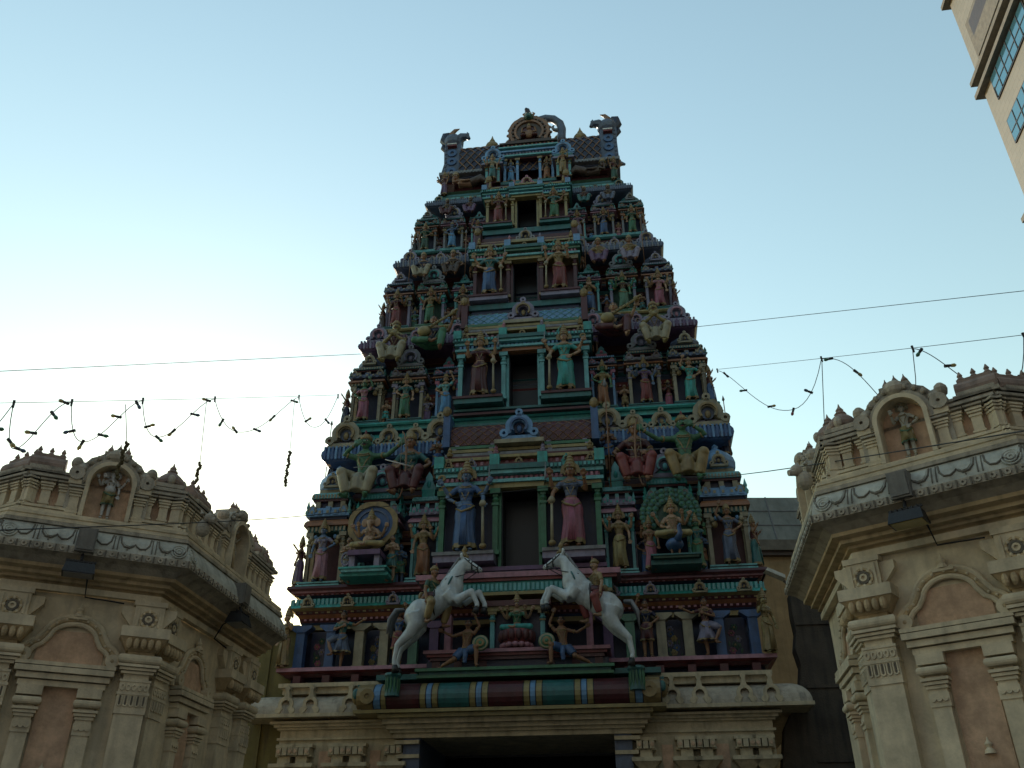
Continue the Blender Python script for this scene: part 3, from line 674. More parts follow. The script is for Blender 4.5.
for sx in (-1, 1):
    for x in (.55, 1.0):
        pv = None
    nk.cb(sx * 1.02, yF(19.4) + .12, 19.34, .42, .5, .74, 'maroon')
    column(nk, sx * .86, yF(19.4) - .1, 19.34, 19.98, .09, 'aqua', 'gold'); column(nk, sx * 1.2, yF(19.4) - .1, 19.34, 19.98, .09, 'aqua', 'gold')
    kapota(nk, sx * 1.03 - .24, sx * 1.03 + .24, yF(19.4) - .16, yF(19.4) + .4, 19.98, .12, .08, 'lav', 3)
    kapota(nk, sx * 1.03 - .2, sx * 1.03 + .2, yF(19.4) - .10, yF(19.4) + .4, 20.10, .16, .08, 'teal', 3)
    kudu(nk, sx * 1.03, yF(20.3) - .22, 20.24, .62, 'lblue', 'navy', 'bluegrey')
neck = nk.build('neck', tower)
d = MB(); fy = yF(19.4) + .10; bk = yF(19.4) + .70
d.box(-.84, .84, fy - .1, bk, 19.06, 19.20, 'maroon'); d.box(-.78, .78, fy, bk, 19.20, 19.40, 'brown'); d.box(-.82, .82, fy - .06, bk, 19.40, 19.50, 'teal')
for sx in (-1, 1):
    d.box(min(sx * .36, sx * .72), max(sx * .36, sx * .72), fy + .3, bk, 19.5, 20.42, 'maroon')
    column(d, sx * .70, fy + .02, 19.5, 20.42, .09, 'lblue', 'gold'); column(d, sx * .33, fy + .02, 19.5, 20.42, .09, 'lblue', 'gold')
for z0, z1, ou, m in ((20.42 + (q0 - 20.42) * .72, 20.42 + (q1 - 20.42) * .72, q2, q3) for q0, q1, q2, q3 in ((20.42, 20.50, .0, 'maroon'), (20.50, 20.58, .08, 'aqua'), (20.58, 20.72, .02, 'bluegrey'), (20.72, 20.80, .10, 'lblue'), (20.80, 20.95, .03, 'teal'), (20.95, 21.02, .10, 'aqua'), (21.02, 21.2, .0, 'maroon'), (21.2, 21.28, .08, 'brown'))):
    d.box(-.78 - ou, .78 + ou, fy - ou, bk + .5, z0, z1, m)
teeth(d, -.78, .78, fy, 20.56, .05, .06, .06, .10, 'lav')
teeth(d, -.78, .78, fy, 20.86, .05, .05, .09, .12, 'red', 'gold')
d.build('door_bay', neck)
dk = MB(); dk.box(-.26, .26, bk - .1, bk - .02, 19.5, 20.42, 'maroon'); dk.build('doorway', neck)
rf = MB(); q = 2.12; n = 12
arc = []
for i in range(n + 1):
    a = PI * i / n; arc.append((yF(20.24) + .10 + (yB(20.24) - yF(20.24) - .2) * (.5 - .5 * (math.copysign(abs(math.cos(a)) ** 1.0, math.cos(a)))), 20.08 + 1.72 * math.sin(a) ** .40))
vs = [(-q, y_, z_) for y_, z_ in arc] + [(q, y_, z_) for y_, z_ in arc]
rf.add(vs, [(i, i + n + 1, i + n + 2, i + 1) for i in range(n)] + [list(range(n + 1)), list(range(2 * n + 1, n, -1))], 'navy')
nd = 18; st = 2 * q / nd
def roof_z(f):
    zt = arc[0][1] + (arc[4][1] - arc[0][1]) * f
    for (ya, za), (yb_, zb_) in zip(arc, arc[1:]):
        if zt <= zb_ + 1e-6: return (ya + (yb_ - ya) * (zt - za) / max(1e-6, zb_ - za), zt)
for i in range(nd):
    for dr in (0, 1):
        pts = []
        for j in range(16):
            f_ = (j / 3) % 2; f_ = f_ if f_ <= 1 else 2 - f_
            y_, z_ = roof_z(j / 15); pts.append((-q + st * (i + (f_ if dr == 0 else 1 - f_)), y_ - .012, z_))
        rf.tube(pts, .020, 'brown' if dr else 'tan', 5)
rf.box(-q, q, arc[6][0] - .25, arc[6][0] + .25, 21.78, 21.86, 'bluegrey')
teeth(rf, -q, q, arc[6][0] - .25, 21.80, .07, .03, .1, .14, 'bluegrey')
roof = rf.build('barrel_roof', tower)
KP = [(.11, 0), (.16, .03), (.10, .07), (.19, .16), (.22, .24), (.19, .33), (.10, .38), (.13, .41), (.06, .44), (.09, .50), (.05, .58), (.02, .68), (.005, .74)]
for x in (-1.22, .90, 1.52, -.62):
    kl = MB(); kl.lathe(KP, (x, 3.85, 21.60), 14, 'gold'); kl.build('pot_finial', roof, True)
# horned end gables
for sx in (-1, 1):
    h = MB(); x = sx * 2.36; y0 = yF(20.3) + .28
    h.prism([(x - .30, 20.06), (x + .28, 20.06), (x + .27, 20.5), (x + .25, 21.1), (x + .27, 21.6), (x + .16, 21.9), (x - .16, 21.85), (x - .26, 21.4), (x - .24, 20.8), (x - .32, 20.4)], y0 - .05, y0 + .7, 'bluegrey')
    for zz in (20.45, 20.85, 21.2): h.arch(x, zz, .06, .15, 0, 360, y0 - .09, y0, 'blue', 12)
    for k in range(9): h.ell((x + sx * .20, y0 - .03, 20.2 + k * .17), (.05, .06, .08), 'bluegrey', 8, 6)
    h.box(x - .13, x + .13, y0 + .4, 5.2, 20.1, 21.6, 'bluegrey')
    # beast mask with curling horns and snout
    h.ell((x, y0 + .1, 21.76), (.31, .32, .29), 'bluegrey', 12, 8)
    h.tube([(x - sx * .10, y0 + .05, 21.78), (x - sx * .28, y0, 21.90), (x - sx * .44, y0 - .02, 21.88), (x - sx * .50, y0 - .02, 21.78)], [.16, .14, .11, .05], 'bluegrey', 8)
    h.tube([(x - sx * .40, y0, 21.90), (x - sx * .46, y0, 22.02), (x - sx * .42, y0, 22.1)], [.05, .04, .01], 'navy', 8)
    h.tube([(x, y0, 21.85), (x + sx * .04, y0 - .05, 22.02), (x - sx * .06, y0 - .05, 22.16), (x - sx * .20, y0 - .05, 22.22)], [.10, .085, .06, .01], 'tan', 8)
    h.tube([(x + sx * .16, y0 + .1, 21.72), (x + sx * .30, y0 + .1, 21.92), (x + sx * .27, y0 + .1, 22.12), (x + sx * .14, y0 + .1, 22.20)], [.16, .15, .12, .05], 'navy', 8)
    h.tube([(x + sx * .20, y0 + .1, 21.45), (x + sx * .32, y0 + .1, 21.6), (x + sx * .30, y0 + .1, 21.85)], [.09, .09, .04], 'navy', 8)
    h.tube([(x + sx * .1, y0 + .1, 20.2), (x + sx * .32, y0 + .05, 20.25), (x + sx * .42, y0, 20.15)], [.10, .08, .04], 'bluegrey', 8)
    for zz, mm in ((21.48, 'white'), (21.41, 'red')): h.box(x - .14, x + .14, y0 - .17, y0 - .05, zz, zz + .04, mm)
    h.build('horned_gable', roof)
# central gable
kg = MB(); ky = yF(21.3) - .05; kz = -.06; ks = .84
kg.M = Matrix.Translation((0, 0, 21.28 + kz)) @ Matrix.Scale(ks, 4) @ Matrix.Translation((0, ky / ks - ky, -21.28))
kg.prism([(-.74, 21.28), (.74, 21.28), (.80, 21.45), (-.80, 21.45)], ky - .05, ky + .9, 'brown')
kg.arch(0, 21.86, .30, .72, -42, 222, ky, ky + .35, 'brown', 26, 1.05, .05, 8)
kg.arch(0, 21.86, .46, .54, -42, 222, ky - .06, ky, 'tan', 22, 1.05)
kg.arch(0, 21.86, .62, .72, -42, 222, ky - .04, ky, 'tan', 24, 1.05, .05, 9)
for k in range(15):
    t = R(-36 + 252 * k / 14); kg.ell((.59 * math.cos(t), ky - .02, 21.86 + .62 * math.sin(t)), (.07, .05, .07), 'brown', 8, 6); kg.ell((.78 * math.cos(t), ky + .1, 21.86 + .82 * math.sin(t)), (.06, .06, .06), 'tan', 6, 5)
kg.disc(0, 21.86, .34, ky + .04, ky + .3, 'maroon', 18)
kg.ell((0, ky - .02, 21.74), (.16, .12, .20), 'tan', 10, 8); kg.ell((0, ky - .06, 22.0), (.09, .09, .10), 'tan', 10, 8)
kg.lathe([(.09, 0), (.06, .08), (.03, .16)], (0, ky - .05, 22.06), 8, 'gold')
for sx in (-1, 1): kg.ell((sx * .2, ky - .05, 21.66), (.12, .1, .06), 'maroon', 8, 6); kg.tube([(sx * .14, ky, 21.86), (sx * .26, ky - .08, 21.8), (sx * .22, ky - .14, 21.95)], [.05, .04, .03], 'tan', 8)
kg.ell((0, ky - .02, 22.56), (.18, .2, .18), 'leaf', 12, 8); kg.ell((0, ky - .14, 22.50), (.11, .12, .08), 'teal', 10, 6)
for sx in (-1, 1):
    kg.ell((sx * .08, ky - .18, 22.62), (.045, .04, .045), 'white', 8, 6); kg.tube([(sx * .12, ky, 22.66), (sx * .2, ky, 22.78), (sx * .13, ky, 22.86)], [.06, .04, .01], 'tan', 6)
kg.tube([(0, ky + .1, 22.6), (-.02, ky + .05, 22.8), (-.06, ky - .05, 22.95), (-.12, ky - .1, 22.98)], [.13, .12, .09, .04], 'navy', 8)
kg.build('horseshoe_gable', roof)
tl = MB(); ty = ky + .40; tl.M = Matrix.Translation((.0, 0, -.02))
tl.tube([(.0, ty, 22.50), (.22, ty, 22.62), (.48, ty, 22.66), (.74, ty, 22.58), (.92, ty, 22.38), (.98, ty, 22.12), (.96, ty, 21.8), (.92, ty, 21.5)], [.08, .10, .12, .13, .13, .13, .13, .12], 'bluegrey', 10)
tl.tube([(.86, ty, 22.1), (.74, ty, 22.12), (.68, ty, 22.24), (.74, ty, 22.32)], [.07, .06, .05, .02], 'grey', 8); tl.tube([(.5, ty, 22.6), (.46, ty, 22.5), (.36, ty, 22.44)], [.08, .06, .02], 'grey', 8)
tl.build('curled_tail', roof, True)

#@@FIGURES
# ------------------------------------------------------------------ figures
FIG = {}
def hand(mb, ha, el, mat, curl=.5, s=1.):
    ha = Vector(ha); d = (ha - Vector(el)).normalized(); side = d.cross(Vector((0, 1, 0)))
    if side.length < .2: side = d.cross(Vector((1, 0, 0)))
    side.normalize(); nrm = side.cross(d)
    c = ha + d * .05 * s
    mb.ell(ha + d * .045 * s, .042 * s, mat, 8, 6)
    for i in range(4):
        o = ha + d * .075 * s + side * (i - 1.5) * .026 * s; L = (.075, .088, .082, .065)[i] * s
        p1 = o + d * L * .55; p2 = p1 + d * L * .5 * (1 - curl) + nrm * L * .5 * curl
        mb.tube([o - d * .03 * s, p1, p2], [.0125 * s, .012 * s, .010 * s], mat, 6)
    b = ha + d * .03 * s - side * .035 * s
    mb.tube([b, b - side * .035 * s + d * .03 * s, b - side * .03 * s + d * .065 * s], [.014 * s, .013 * s, .010 * s], mat, 6)
ARM = dict(bless=((.27, -.06, -.20), (.25, -.26, .0)), low=((.26, .0, -.26), (.27, -.08, -.52)), back=((.32, .03, -.17), (.42, -.10, .02)),
           mace=((.31, -.03, -.22), (.33, -.14, -.40)), fold=((.25, -.06, -.23), (-.04, -.20, -.16)), join=((.24, -.1, -.24), (.02, -.25, -.12)),
           out=((.38, .0, -.08), (.60, -.10, .02)), up=((.30, -.02, .16), (.20, -.06, .42)), bow=((.40, -.10, -.06), (.62, -.22, .06)),
           hip=((.36, .02, -.20), (.17, -.08, -.36)), lap=((.28, -.05, -.24), (.16, -.26, -.34)), ear=((.34, -.06, .02), (.16, -.12, .14)), neckv=((.36, -.12, -.16), (.46, -.22, .05)),
           belly=((.27, -.08, -.24), (.08, -.24, -.30)), back2=((.33, .04, -.10), (.36, -.10, .13)))
def torso(mb, hz, lean, mat, fem, fat=1.):
    def Q(x, y, z): return (x + lean[0] * (z / .5), y + lean[1] * (z / .5), hz + z)
    for i in range(9):
        z = -.03 + i * .065; f = i / 8
        rx = (.135, .128, .112, .104, .112, .128, .142, .150, .120)[i] * fat; ry = (.105, .100, .088, .082, .088, .098, .102, .092, .07)[i] * fat
        mb.ell(Q(0, 0, z), (rx, ry, .07), mat, 12, 8)
    mb.ell(Q(0, .0, .455), (.19, .075, .055), mat, 12, 8)
    if fem:
        for sx in (-1, 1): mb.ell(Q(sx * .068, -.085, .33), (.06, .058, .058), mat, 10, 8)
    return Q
def head_(mb, c, mat):
    x, y, z = c
    mb.ell((x, y, z + .015), (.082, .098, .108), mat, 14, 10); mb.ell((x, y - .028, z - .05), (.058, .062, .062), mat, 12, 8)
    mb.tube([(x, y - .085, z + .035), (x, y - .112, z - .012), (x, y - .09, z - .022)], [.012, .021, .014], mat, 6)
    mb.ell((x, y - .078, z - .068), (.028, .016, .014), mat, 8, 6)
    for sx in (-1, 1): mb.ell((x + sx * .086, y + .008, z), (.014, .024, .040), mat, 8, 6)
def face_(c, stache):
    f = MB(); x, y, z = c
    for sx in (-1, 1):
        f.ell((x + sx * .034, y - .088, z + .022), (.021, .012, .012), 'white', 8, 6); f.ell((x + sx * .034, y - .098, z + .022), (.010, .006, .011), 'black', 8, 6)
        f.tube([(x + sx * .012, y - .098, z + .046), (x + sx * .036, y - .097, z + .055), (x + sx * .062, y - .078, z + .045)], .005, 'black', 5)
        if stache: f.tube([(x, y - .102, z - .038), (x + sx * .035, y - .092, z - .046), (x + sx * .062, y - .068, z - .030)], [.010, .009, .003], 'black', 6)
    f.ell((x, y - .092, z - .062), (.026, .008, .009), 'red', 8, 6)
    f.ell((x, y - .100, z + .062), (.007, .005, .012), 'red', 6, 4)
    return f.mesh('face')
def crown_(c, kind):
    f = MB(); x, y, z = c
    if kind == 'tall':
        f.lathe([(.098, 0), (.108, .02), (.098, .045), (.092, .06), (.100, .075), (.084, .12), (.078, .135), (.086, .15), (.066, .20), (.060, .21), (.068, .225), (.045, .275), (.03, .29), (.036, .31), (.012, .345), (.002, .37)], (x, y + .008, z + .065), 14, 'gold', 1.08)
        f.arch(x, z + .05, .10, .165, -20, 200, y + .05, y + .07, 'gold', 16, 1.1, .02, 7)
        for sx in (-1, 1): f.ell((x + sx * .098, y - .01, z - .05), (.02, .02, .028), 'gold', 8, 6)
        f.ell((x, y - .095, z + .115), (.018, .012, .026), 'red', 8, 6)
    elif kind == 'turban':
        f.ell((x, y + .01, z + .09), (.105, .115, .065), 'gold', 14, 8); f.ell((x, y + .0, z + .14), (.07, .075, .05), 'gold', 12, 8); f.ell((x, y - .05, z + .19), (.02, .02, .05), 'red', 8, 6)
    elif kind == 'low':
        f.lathe([(.098, 0), (.106, .03), (.092, .06), (.08, .11), (.05, .16), (.02, .19), (.002, .21)], (x, y + .01, z + .065), 12, 'gold', 1.08)
        for sx in (-1, 1): f.ell((x + sx * .098, y - .01, z - .05), (.018, .018, .025), 'gold', 8, 6)
    else:
        f.ell((x, y + .025, z + .045), (.098, .095, .100), 'black', 14, 8); f.ell((x, y + .10, z - .04), (.075, .055, .12), 'black', 10, 8)
        if kind == 'bun': f.ell((x, y + .04, z + .15), (.055, .055, .05), 'black', 10, 8)
    return f.mesh('crown')
def pleats(mb, hz, z1, r0, r1, mat, mat2, sway=0., np_=9, amp=.010, flare=0.):
    n = 40; m = 10; vs = []; fs = []
    for i in range(m + 1):
        f = i / m; z = hz + .08 + (z1 - hz - .08) * f
        rx = r0 + (r1 - r0) * f + .035 * math.sin(PI * min(1, f * 2.6)) + flare * f * f; ry = rx * (.80 + .05 * f)
        for k in range(n):
            a = 2 * PI * k / n; q = 1 + (amp / rx) * math.sin(np_ * a + 1.3 * f) * min(1, f * 3)
            vs.append((rx * q * math.cos(a) + sway * math.sin(PI * f), ry * q * math.sin(a), z + (.012 * math.cos(np_ * a) if i == m else 0)))
    for i in range(m):
        for k in range(n):
            k2 = (k + 1) % n; fs.append((i * n + k, (i + 1) * n + k, (i + 1) * n + k2, i * n + k2))
    mb.add(vs, fs[:-n], mat); mb.add(vs, fs[-n:], mat2)
    # front fall with gold edge and a hip sash
    L = hz - z1
    for i in range(5):
        x = (i - 2) * .022; mb.tube([(x * .6, -r0 * .82 - .03, hz + .02), (x + sway, -(r0 + r1) / 2 * .86 - .035 - flare * .3, hz - L * .5), (x * 1.5, -r1 * .88 - .022 - flare * .9, z1 + .03)], [.012, .014, .016], mat, 6)
    mb.tube([(-r0 - .02, -.05, hz + .02), (-.10, -r0 * .8 - .05, hz - .07), (.05, -r0 * .85 - .05, hz - .13), (r0 + .03, -.06, hz - .03)], [.022, .026, .026, .02], mat2, 8)
def make_fig(key, hz=.93, arms=('bless', 'low'), lower='skirt', fem=True, crown='tall', stache=False, blouse=True, lean=(0, 0), fat=1., extra=None, mirror=False, hs=1.0):
    """one pose: a dict of meshes facing -Y.  arms alternate left side (x<0), right side (x>0)"""
    body = MB(); Q = torso(body, hz, lean, 'skin', fem, fat)
    sc = Vector(Q(0, 0, .45)); hc = Vector(Q(0, -.02, .665)); 
    body.tube([sc + Vector((0, .01, 0)), hc + Vector((0, .012, -.05))], [.058, .05], 'skin', 10)
    head_(body, hc, 'skin')
    gar = MB(); blo = MB(); jew = MB(); hands = []
    for i, a in enumerate(arms):
        if a is None: continue
        sx = -1 if i % 2 == 0 else 1; e_, h_ = ARM[a]
        s_ = sc + Vector((sx * .165, .01 + (.03 if i > 1 else 0), -.02)); e_ = sc + Vector((sx * e_[0], e_[1], e_[2])); h_ = sc + Vector((sx * h_[0], h_[1], h_[2]))
        body.tube([s_, s_.lerp(e_, .4), e_, e_.lerp(h_, .35), h_], [.054, .050, .040, .042, .027], 'skin', 10); body.ell(s_, .058, 'skin', 10, 8)
        hand(body, h_, e_, 'skin', .75 if a in ('mace', 'bow', 'back', 'lap') else .25, 1.05); hands.append((a, sx, h_))
        if blouse and i < 2: blo.tube([s_, s_.lerp(e_, .3), s_.lerp(e_, .62)], [.062, .058, .053], 'red', 10)
        for fr, rr in ((.62, .060),): jew.tube([s_.lerp(e_, fr), s_.lerp(e_, fr + .10)], [rr, rr * .96], 'gold', 10)
        jew.tube([e_.lerp(h_, .86), e_.lerp(h_, .97)], [.037, .035], 'gold', 10)
    if blouse:
        for i in range(3, 8):
            z = -.03 + i * .065
            rx = (.112, .120, .136, .150, .158)[i - 3]; ry = (.090, .096, .106, .110, .100)[i - 3]
            blo.ell(Q(0, 0, z), (rx, ry, .07), 'red', 12, 8)
        if fem:
            for sx in (-1, 1): blo.ell(Q(sx * .068, -.088, .33), (.067, .064, .064), 'red', 10, 8)
    # necklace, garland, belt
    for r_, zz, yy in ((.075, .47, -.045), (.10, .42, -.09)):
        jew.tube([Q(r_ * math.cos(t_), yy - .02 - .055 * abs(math.sin(t_)) if math.sin(t_) < 0 else yy + .05 * math.sin(t_), zz + .05 * math.sin(t_)) for t_ in [2 * PI * k / 16 for k in range(17)]], .011, 'gold', 6)
    jew.tube([Q(-.11, -.02, .45), Q(-.06, -.13, .28), Q(0, -.125, .12), Q(.06, -.13, .28), Q(.11, -.02, .45)], .012, 'gold', 6)
    jew.tube([Q(.140 * fat * math.cos(t_), .112 * fat * math.sin(t_), .03) for t_ in [2 * PI * k / 18 for k in range(19)]], .017, 'gold', 6)
    def leg(mb, pts, rad, mat): mb.tube(pts, rad, mat, 12)
    def foot(mb, a, toe, mat):
        a = Vector(a); toe = Vector(toe); mb.tube([a + Vector((0, .03, -.02)), a.lerp(toe, .5) + Vector((0, 0, -.02)), toe], [.038, .040, .026], mat, 8)
        d = (toe - a).normalized(); sd_ = d.cross(Vector((0, 0, 1))).normalized()
        for k in range(5): mb.ell(toe + sd_ * (k - 2) * .017 + d * .012, (.011, .011, .011), mat, 6, 5)
    if lower in ('skirt', 'dhoti'):
        L = .07 if lower == 'skirt' else .50
        pleats(gar, hz, L, .135 * fat, .215 if lower == 'skirt' else .20, 'turq', 'gold', .02 if lower == 'skirt' else 0, 9, .011)
        for sx in (-1, 1):
            leg(body, [(sx * .085, 0, hz - .02), (sx * .09, -.015, .5), (sx * .092, .01, .30), (sx * .09, .01, .08)], [.095, .058, .055, .036], 'skin')
            foot(body, (sx * .09, .0, .06), (sx * .115, -.17, .022), 'skin')
            jew.tube([(sx * .09, .01, .10), (sx * .09, .01, .13)], .045, 'gold', 10)
    elif lower in ('wide', 'cross', 'veena'):
        for sx in (-1, 1):
            hp = Vector((sx * .09, -.02, hz - .03))
            if lower == 'wide': kn, an, to = Vector((sx * .25, -.36, hz - .01)), Vector((sx * .15, -.34, hz - .42)), Vector((sx * .21, -.50, hz - .46))
            elif lower == 'cross': kn, an, to = Vector((sx * .38, -.22, hz - .04)), Vector((-sx * .06, -.33 - .03 * sx, hz - .05)), Vector((-sx * .20, -.33, hz - .03))
            else: kn, an, to = (Vector((-.34, -.30, hz - .02)), Vector((.02, -.36, hz - .08)), Vector((.16, -.38, hz - .07))) if sx < 0 else (Vector((.28, -.36, hz + .14)), Vector((.24, -.42, hz - .34)), Vector((.28, -.58, hz - .37)))
            gar.tube([hp, hp.lerp(kn, .5), kn, kn.lerp(an, .45), kn.lerp(an, .9)], [.115, .112, .088, .085, .075], 'turq', 12); gar.ell(kn, .090, 'turq', 10, 8)
            body.tube([hp, kn, an], [.09, .07, .045], 'skin', 10); foot(body, an, to, 'skin')
        gar.ell((0, -.02, hz - .02), (.19, .16, .11), 'turq', 12, 8); gar.ell((0, -.22, hz - .08), (.16, .10, .06), 'turq', 12, 8)
        if lower == 'wide': gar.tube([(0, -.2, hz - .04), (0, -.30, hz - .15), (0, -.32, hz - .34)], [.10, .11, .10], 'turq', 10)
    elif lower == 'dance':
        leg(body, [(-.08, 0, hz - .02), (-.07, -.03, .5), (-.03, .02, .3), (-.02, .01, .08)], [.095, .06, .056, .037], 'skin'); foot(body, (-.02, 0, .06), (-.08, -.16, .022), 'skin')
        leg(body, [(.08, 0, hz - .02), (.36, -.14, hz - .16), (.28, -.2, hz - .36), (.20, -.22, hz - .52)], [.095, .062, .055, .037], 'skin'); foot(body, (.20, -.22, hz - .53), (.32, -.30, hz - .60), 'skin')
        pleats(gar, hz, .44, .135, .20, 'turq', 'gold', 0, 12, .014, .10)
        gar.tube([(.08, 0, hz), (.24, -.08, hz - .07), (.38, -.14, hz - .16)], [.13, .12, .085], 'turq', 12)
    elif lower == 'lunge':
        for sx, kn, an, to in ((1, Vector((.30, -.24, hz + .02)), Vector((.30, -.20, .08)), Vector((.36, -.36, .025))), (-1, Vector((-.28, -.10, hz - .26)), Vector((-.62, .05, .10)), Vector((-.74, .02, .02)))):
            hp = Vector((sx * .09, 0, hz - .02)); body.tube([hp, kn, kn.lerp(an, .4), an], [.10, .068, .062, .04], 'skin', 12); body.ell(kn, .07, 'skin', 8, 6); foot(body, an, to, 'skin')
            gar.tube([hp, hp.lerp(kn, .45), hp.lerp(kn, .85)], [.125, .122, .105], 'turq', 12)
        gar.ell((0, 0, hz - .03), (.165, .14, .11), 'turq', 12, 8); gar.tube([(0, -.12, hz - .02), (.02, -.17, hz - .2), (.0, -.16, hz - .38)], [.06, .07, .05], 'turq', 10)
    elif lower == 'ride':
        for sx in (-1, 1):
            hp = Vector((sx * .09, 0, hz - .02)); kn = Vector((sx * .27, -.24, hz - .16)); an = Vector((sx * .27, -.10, hz - .56))
            gar.tube([hp, hp.lerp(kn, .5), kn, kn.lerp(an, .5), kn.lerp(an, .9)], [.12, .118, .10, .095, .075], 'turq', 12); gar.ell(kn, .10, 'turq', 10, 8)
            body.tube([hp, kn, an], [.09, .065, .04], 'skin', 10); foot(body, an, an + Vector((sx * .04, -.18, -.04)), 'skin')
        gar.ell((0, 0, hz - .02), (.18, .16, .11), 'turq', 12, 8)
    elif lower == 'recline':
        pass
    if extra: extra(body, gar, jew, blo, Q)
    if lower == 'recline': pass
    out = {}
    fm = MB()
    parts = [('body', remesh(body, .0125, 3, 'body'))]
    if gar.v: parts.append(('garment', gar.mesh('garment', True) if lower in ('skirt', 'dhoti', 'dance') else remesh(gar, .016, 4, 'garment')))
    if blo.v: parts.append(('blouse', remesh(blo, .015, 3, 'blouse')))
    parts += [('crown' if crown in ('tall', 'turban', 'low') else 'hair', crown_(hc, crown)), ('jewellery', jew.mesh('jewellery', True)), ('face', face_(hc, stache))]
    FIG[key] = dict(parts=parts, hands=hands, Q=Q, hc=hc, hz=hz)
    return FIG[key]
def mirror_mesh(me):
    m = me.copy(); m.name = me.name
    for v_ in m.vertices: v_.co.x = -v_.co.x
    m.flip_normals(); return m
def get_fig(key, mir):
    if not mir: return FIG[key]['parts']
    if key + '_m' not in FIG: FIG[key + '_m'] = dict(parts=[(n, mirror_mesh(m)) for n, m in FIG[key]['parts']])
    return FIG[key + '_m']['parts']
# attributes held in the hands, as separate small meshes
def attr_mace(kind=0):
    a = MB(); a.tube([(-.34, -.18, .06), (-.33, -.20, .90)], [.030, .022], 'cream', 10)
    a.lathe([(.02, 0), (.055, .03), (.065, .07), (.05, .12), (.02, .15)], (-.33, -.20, .86), 12, 'cream'); a.ell((-.34, -.18, .06), (.065, .065, .06), 'gold', 10, 8); return a.mesh('mace', True)
def attr_disc():
    a = MB(); a.arch(.44, 1.56, .03, .075, 0, 360, -.12, -.09, 'gold', 14); return a.mesh('discus', True)
def attr_blade():
    a = MB(); a.tube([(-.44, -.14, 1.42), (-.435, -.14, 1.48), (-.43, -.14, 1.78)], [.016, .024, .004], 'grey', 6); return a.mesh('blade', True)
def attr_bow():
    a = MB(); pts = [(-.66 - .10 * math.cos(t), -.28, 1.02 - .45 + .62 * math.sin(t)) for t in [R(-85 + 17 * k) for k in range(11)]]
    a.tube(pts, [.008 + .010 * math.sin(PI * k / 10) for k in range(11)], 'tan', 7); a.tube([pts[0], pts[-1]], .004, 'cream', 5); a.tube([(-.90, -.28, .60), (.1, -.24, .58)], .007, 'grey', 5); return a.mesh('bow', True)
def attr_veena():
    a = MB(); a.ell((-.14, -.34, .60), (.15, .10, .13), 'yellow', 14, 10); a.tube([(-.10, -.36, .62), (.20, -.36, .84), (.50, -.34, 1.06)], [.035, .032, .03], 'yellow', 10); a.ell((.50, -.32, 1.08), (.07, .06, .07), 'gold', 10, 8); a.tube([(.50, -.34, 1.06), (.58, -.38, 1.12), (.60, -.42, 1.06)], [.03, .025, .02], 'gold', 8)
    for k in range(7): a.tube([(-.02 + k * .07, -.40, .67 + k * .051), (-.04 + k * .07, -.40, .71 + k * .051)], .008, 'brown', 5)
    return a.mesh('lute', True)
def attr_sword():
    a = MB(); a.tube([(.10, -.30, .52), (-.34, -.36, .66)], [.018, .008], 'white', 6); a.ell((.12, -.30, .51), (.03, .03, .05), 'gold', 8, 6); return a.mesh('sword', True)
def attr_shield():
    a = MB(); a.lathe([(.21, 0), (.215, .02), (.15, .05), (.05, .075), (.04, .09), (.0, .10)], (0, 0, 0), 20, 'green'); a.lathe([(.19, .018), (.20, .038), (.17, .05)], (0, 0, 0), 20, 'cream'); a.lathe([(.10, .06), (.11, .074), (.08, .08)], (0, 0, 0), 20, 'gold')
    for i in range(len(a.v)): x, y, z = a.v[i]; a.v[i] = (x + .40, -z - .18, y + .62)
    return a.mesh('shield', True)
def attr_spear():
    a = MB(); a.tube([(.44, -.10, .02), (.44, -.10, 2.0)], .013, 'tan', 6); a.lathe([(.012, 0), (.045, .05), (.0, .2)], (.44, -.10, 2.0), 6, 'grey'); return a.mesh('spear', True)
def attr_drum():
    a = MB(); a.arch(.0, .82, .12, .17, 0, 360, -.26, -.20, 'lav', 18, 1.6); return a.mesh('hoop', True)

make_fig('two', arms=('bless', 'low'))
make_fig('four', arms=('bless', 'low', 'back', 'back'))
make_fig('guard', arms=('mace', 'hip', 'back', 'back'), fem=True)
make_fig('two_b', arms=('low', 'hip'))
make_fig('two_c', arms=('join', 'join'), crown='low')
make_fig('two_d', arms=('hip', 'up'), crown='low')
make_fig('four_b', arms=('low', 'bless', 'back2', 'back'))
make_fig('guard_b', arms=('mace', 'bless', 'back2', None), fem=True)
make_fig('attend', arms=('fold', 'fold'), lower='dhoti', fem=False, crown='hair', blouse=False, stache=True)
make_fig('dancer', arms=('out', 'fold'), lower='dance', crown='bun')
make_fig('dancer_up', arms=('hip', 'up'), lower='dhoti', crown='bun')
make_fig('veena', hz=.42, arms=('belly', 'neckv'), lower='veena', crown='hair')
make_fig('praying', hz=.42, arms=('join', 'join'), lower='wide', fem=False, crown='turban', stache=True)
make_fig('archer', hz=.46, arms=('bow', 'ear'), lower='wide', fem=False, crown='turban', stache=True, blouse=False)
make_fig('seated', hz=.46, arms=('lap', 'hip'), lower='wide', fem=True, crown='low')
make_fig('throne', hz=.24, arms=('bless', 'lap', 'back', 'back'), lower='cross', fem=False, crown='tall', blouse=False, fat=1.1)
make_fig('goddess', hz=.24, arms=('bless', 'bless', 'back', 'back'), lower='cross', fem=True, crown='tall')
make_fig('lunge', hz=.50, arms=('out', 'up'), lower='lunge', fem=False, crown='hair', blouse=False, stache=True, lean=(.04, 0))
make_fig('rider', hz=.56, arms=('low', 'lap'), lower='ride', fem=False, crown='turban', stache=True)
make_fig('niche', arms=('bless', 'hip'), lower='dhoti', fem=False, crown='tall', blouse=False)
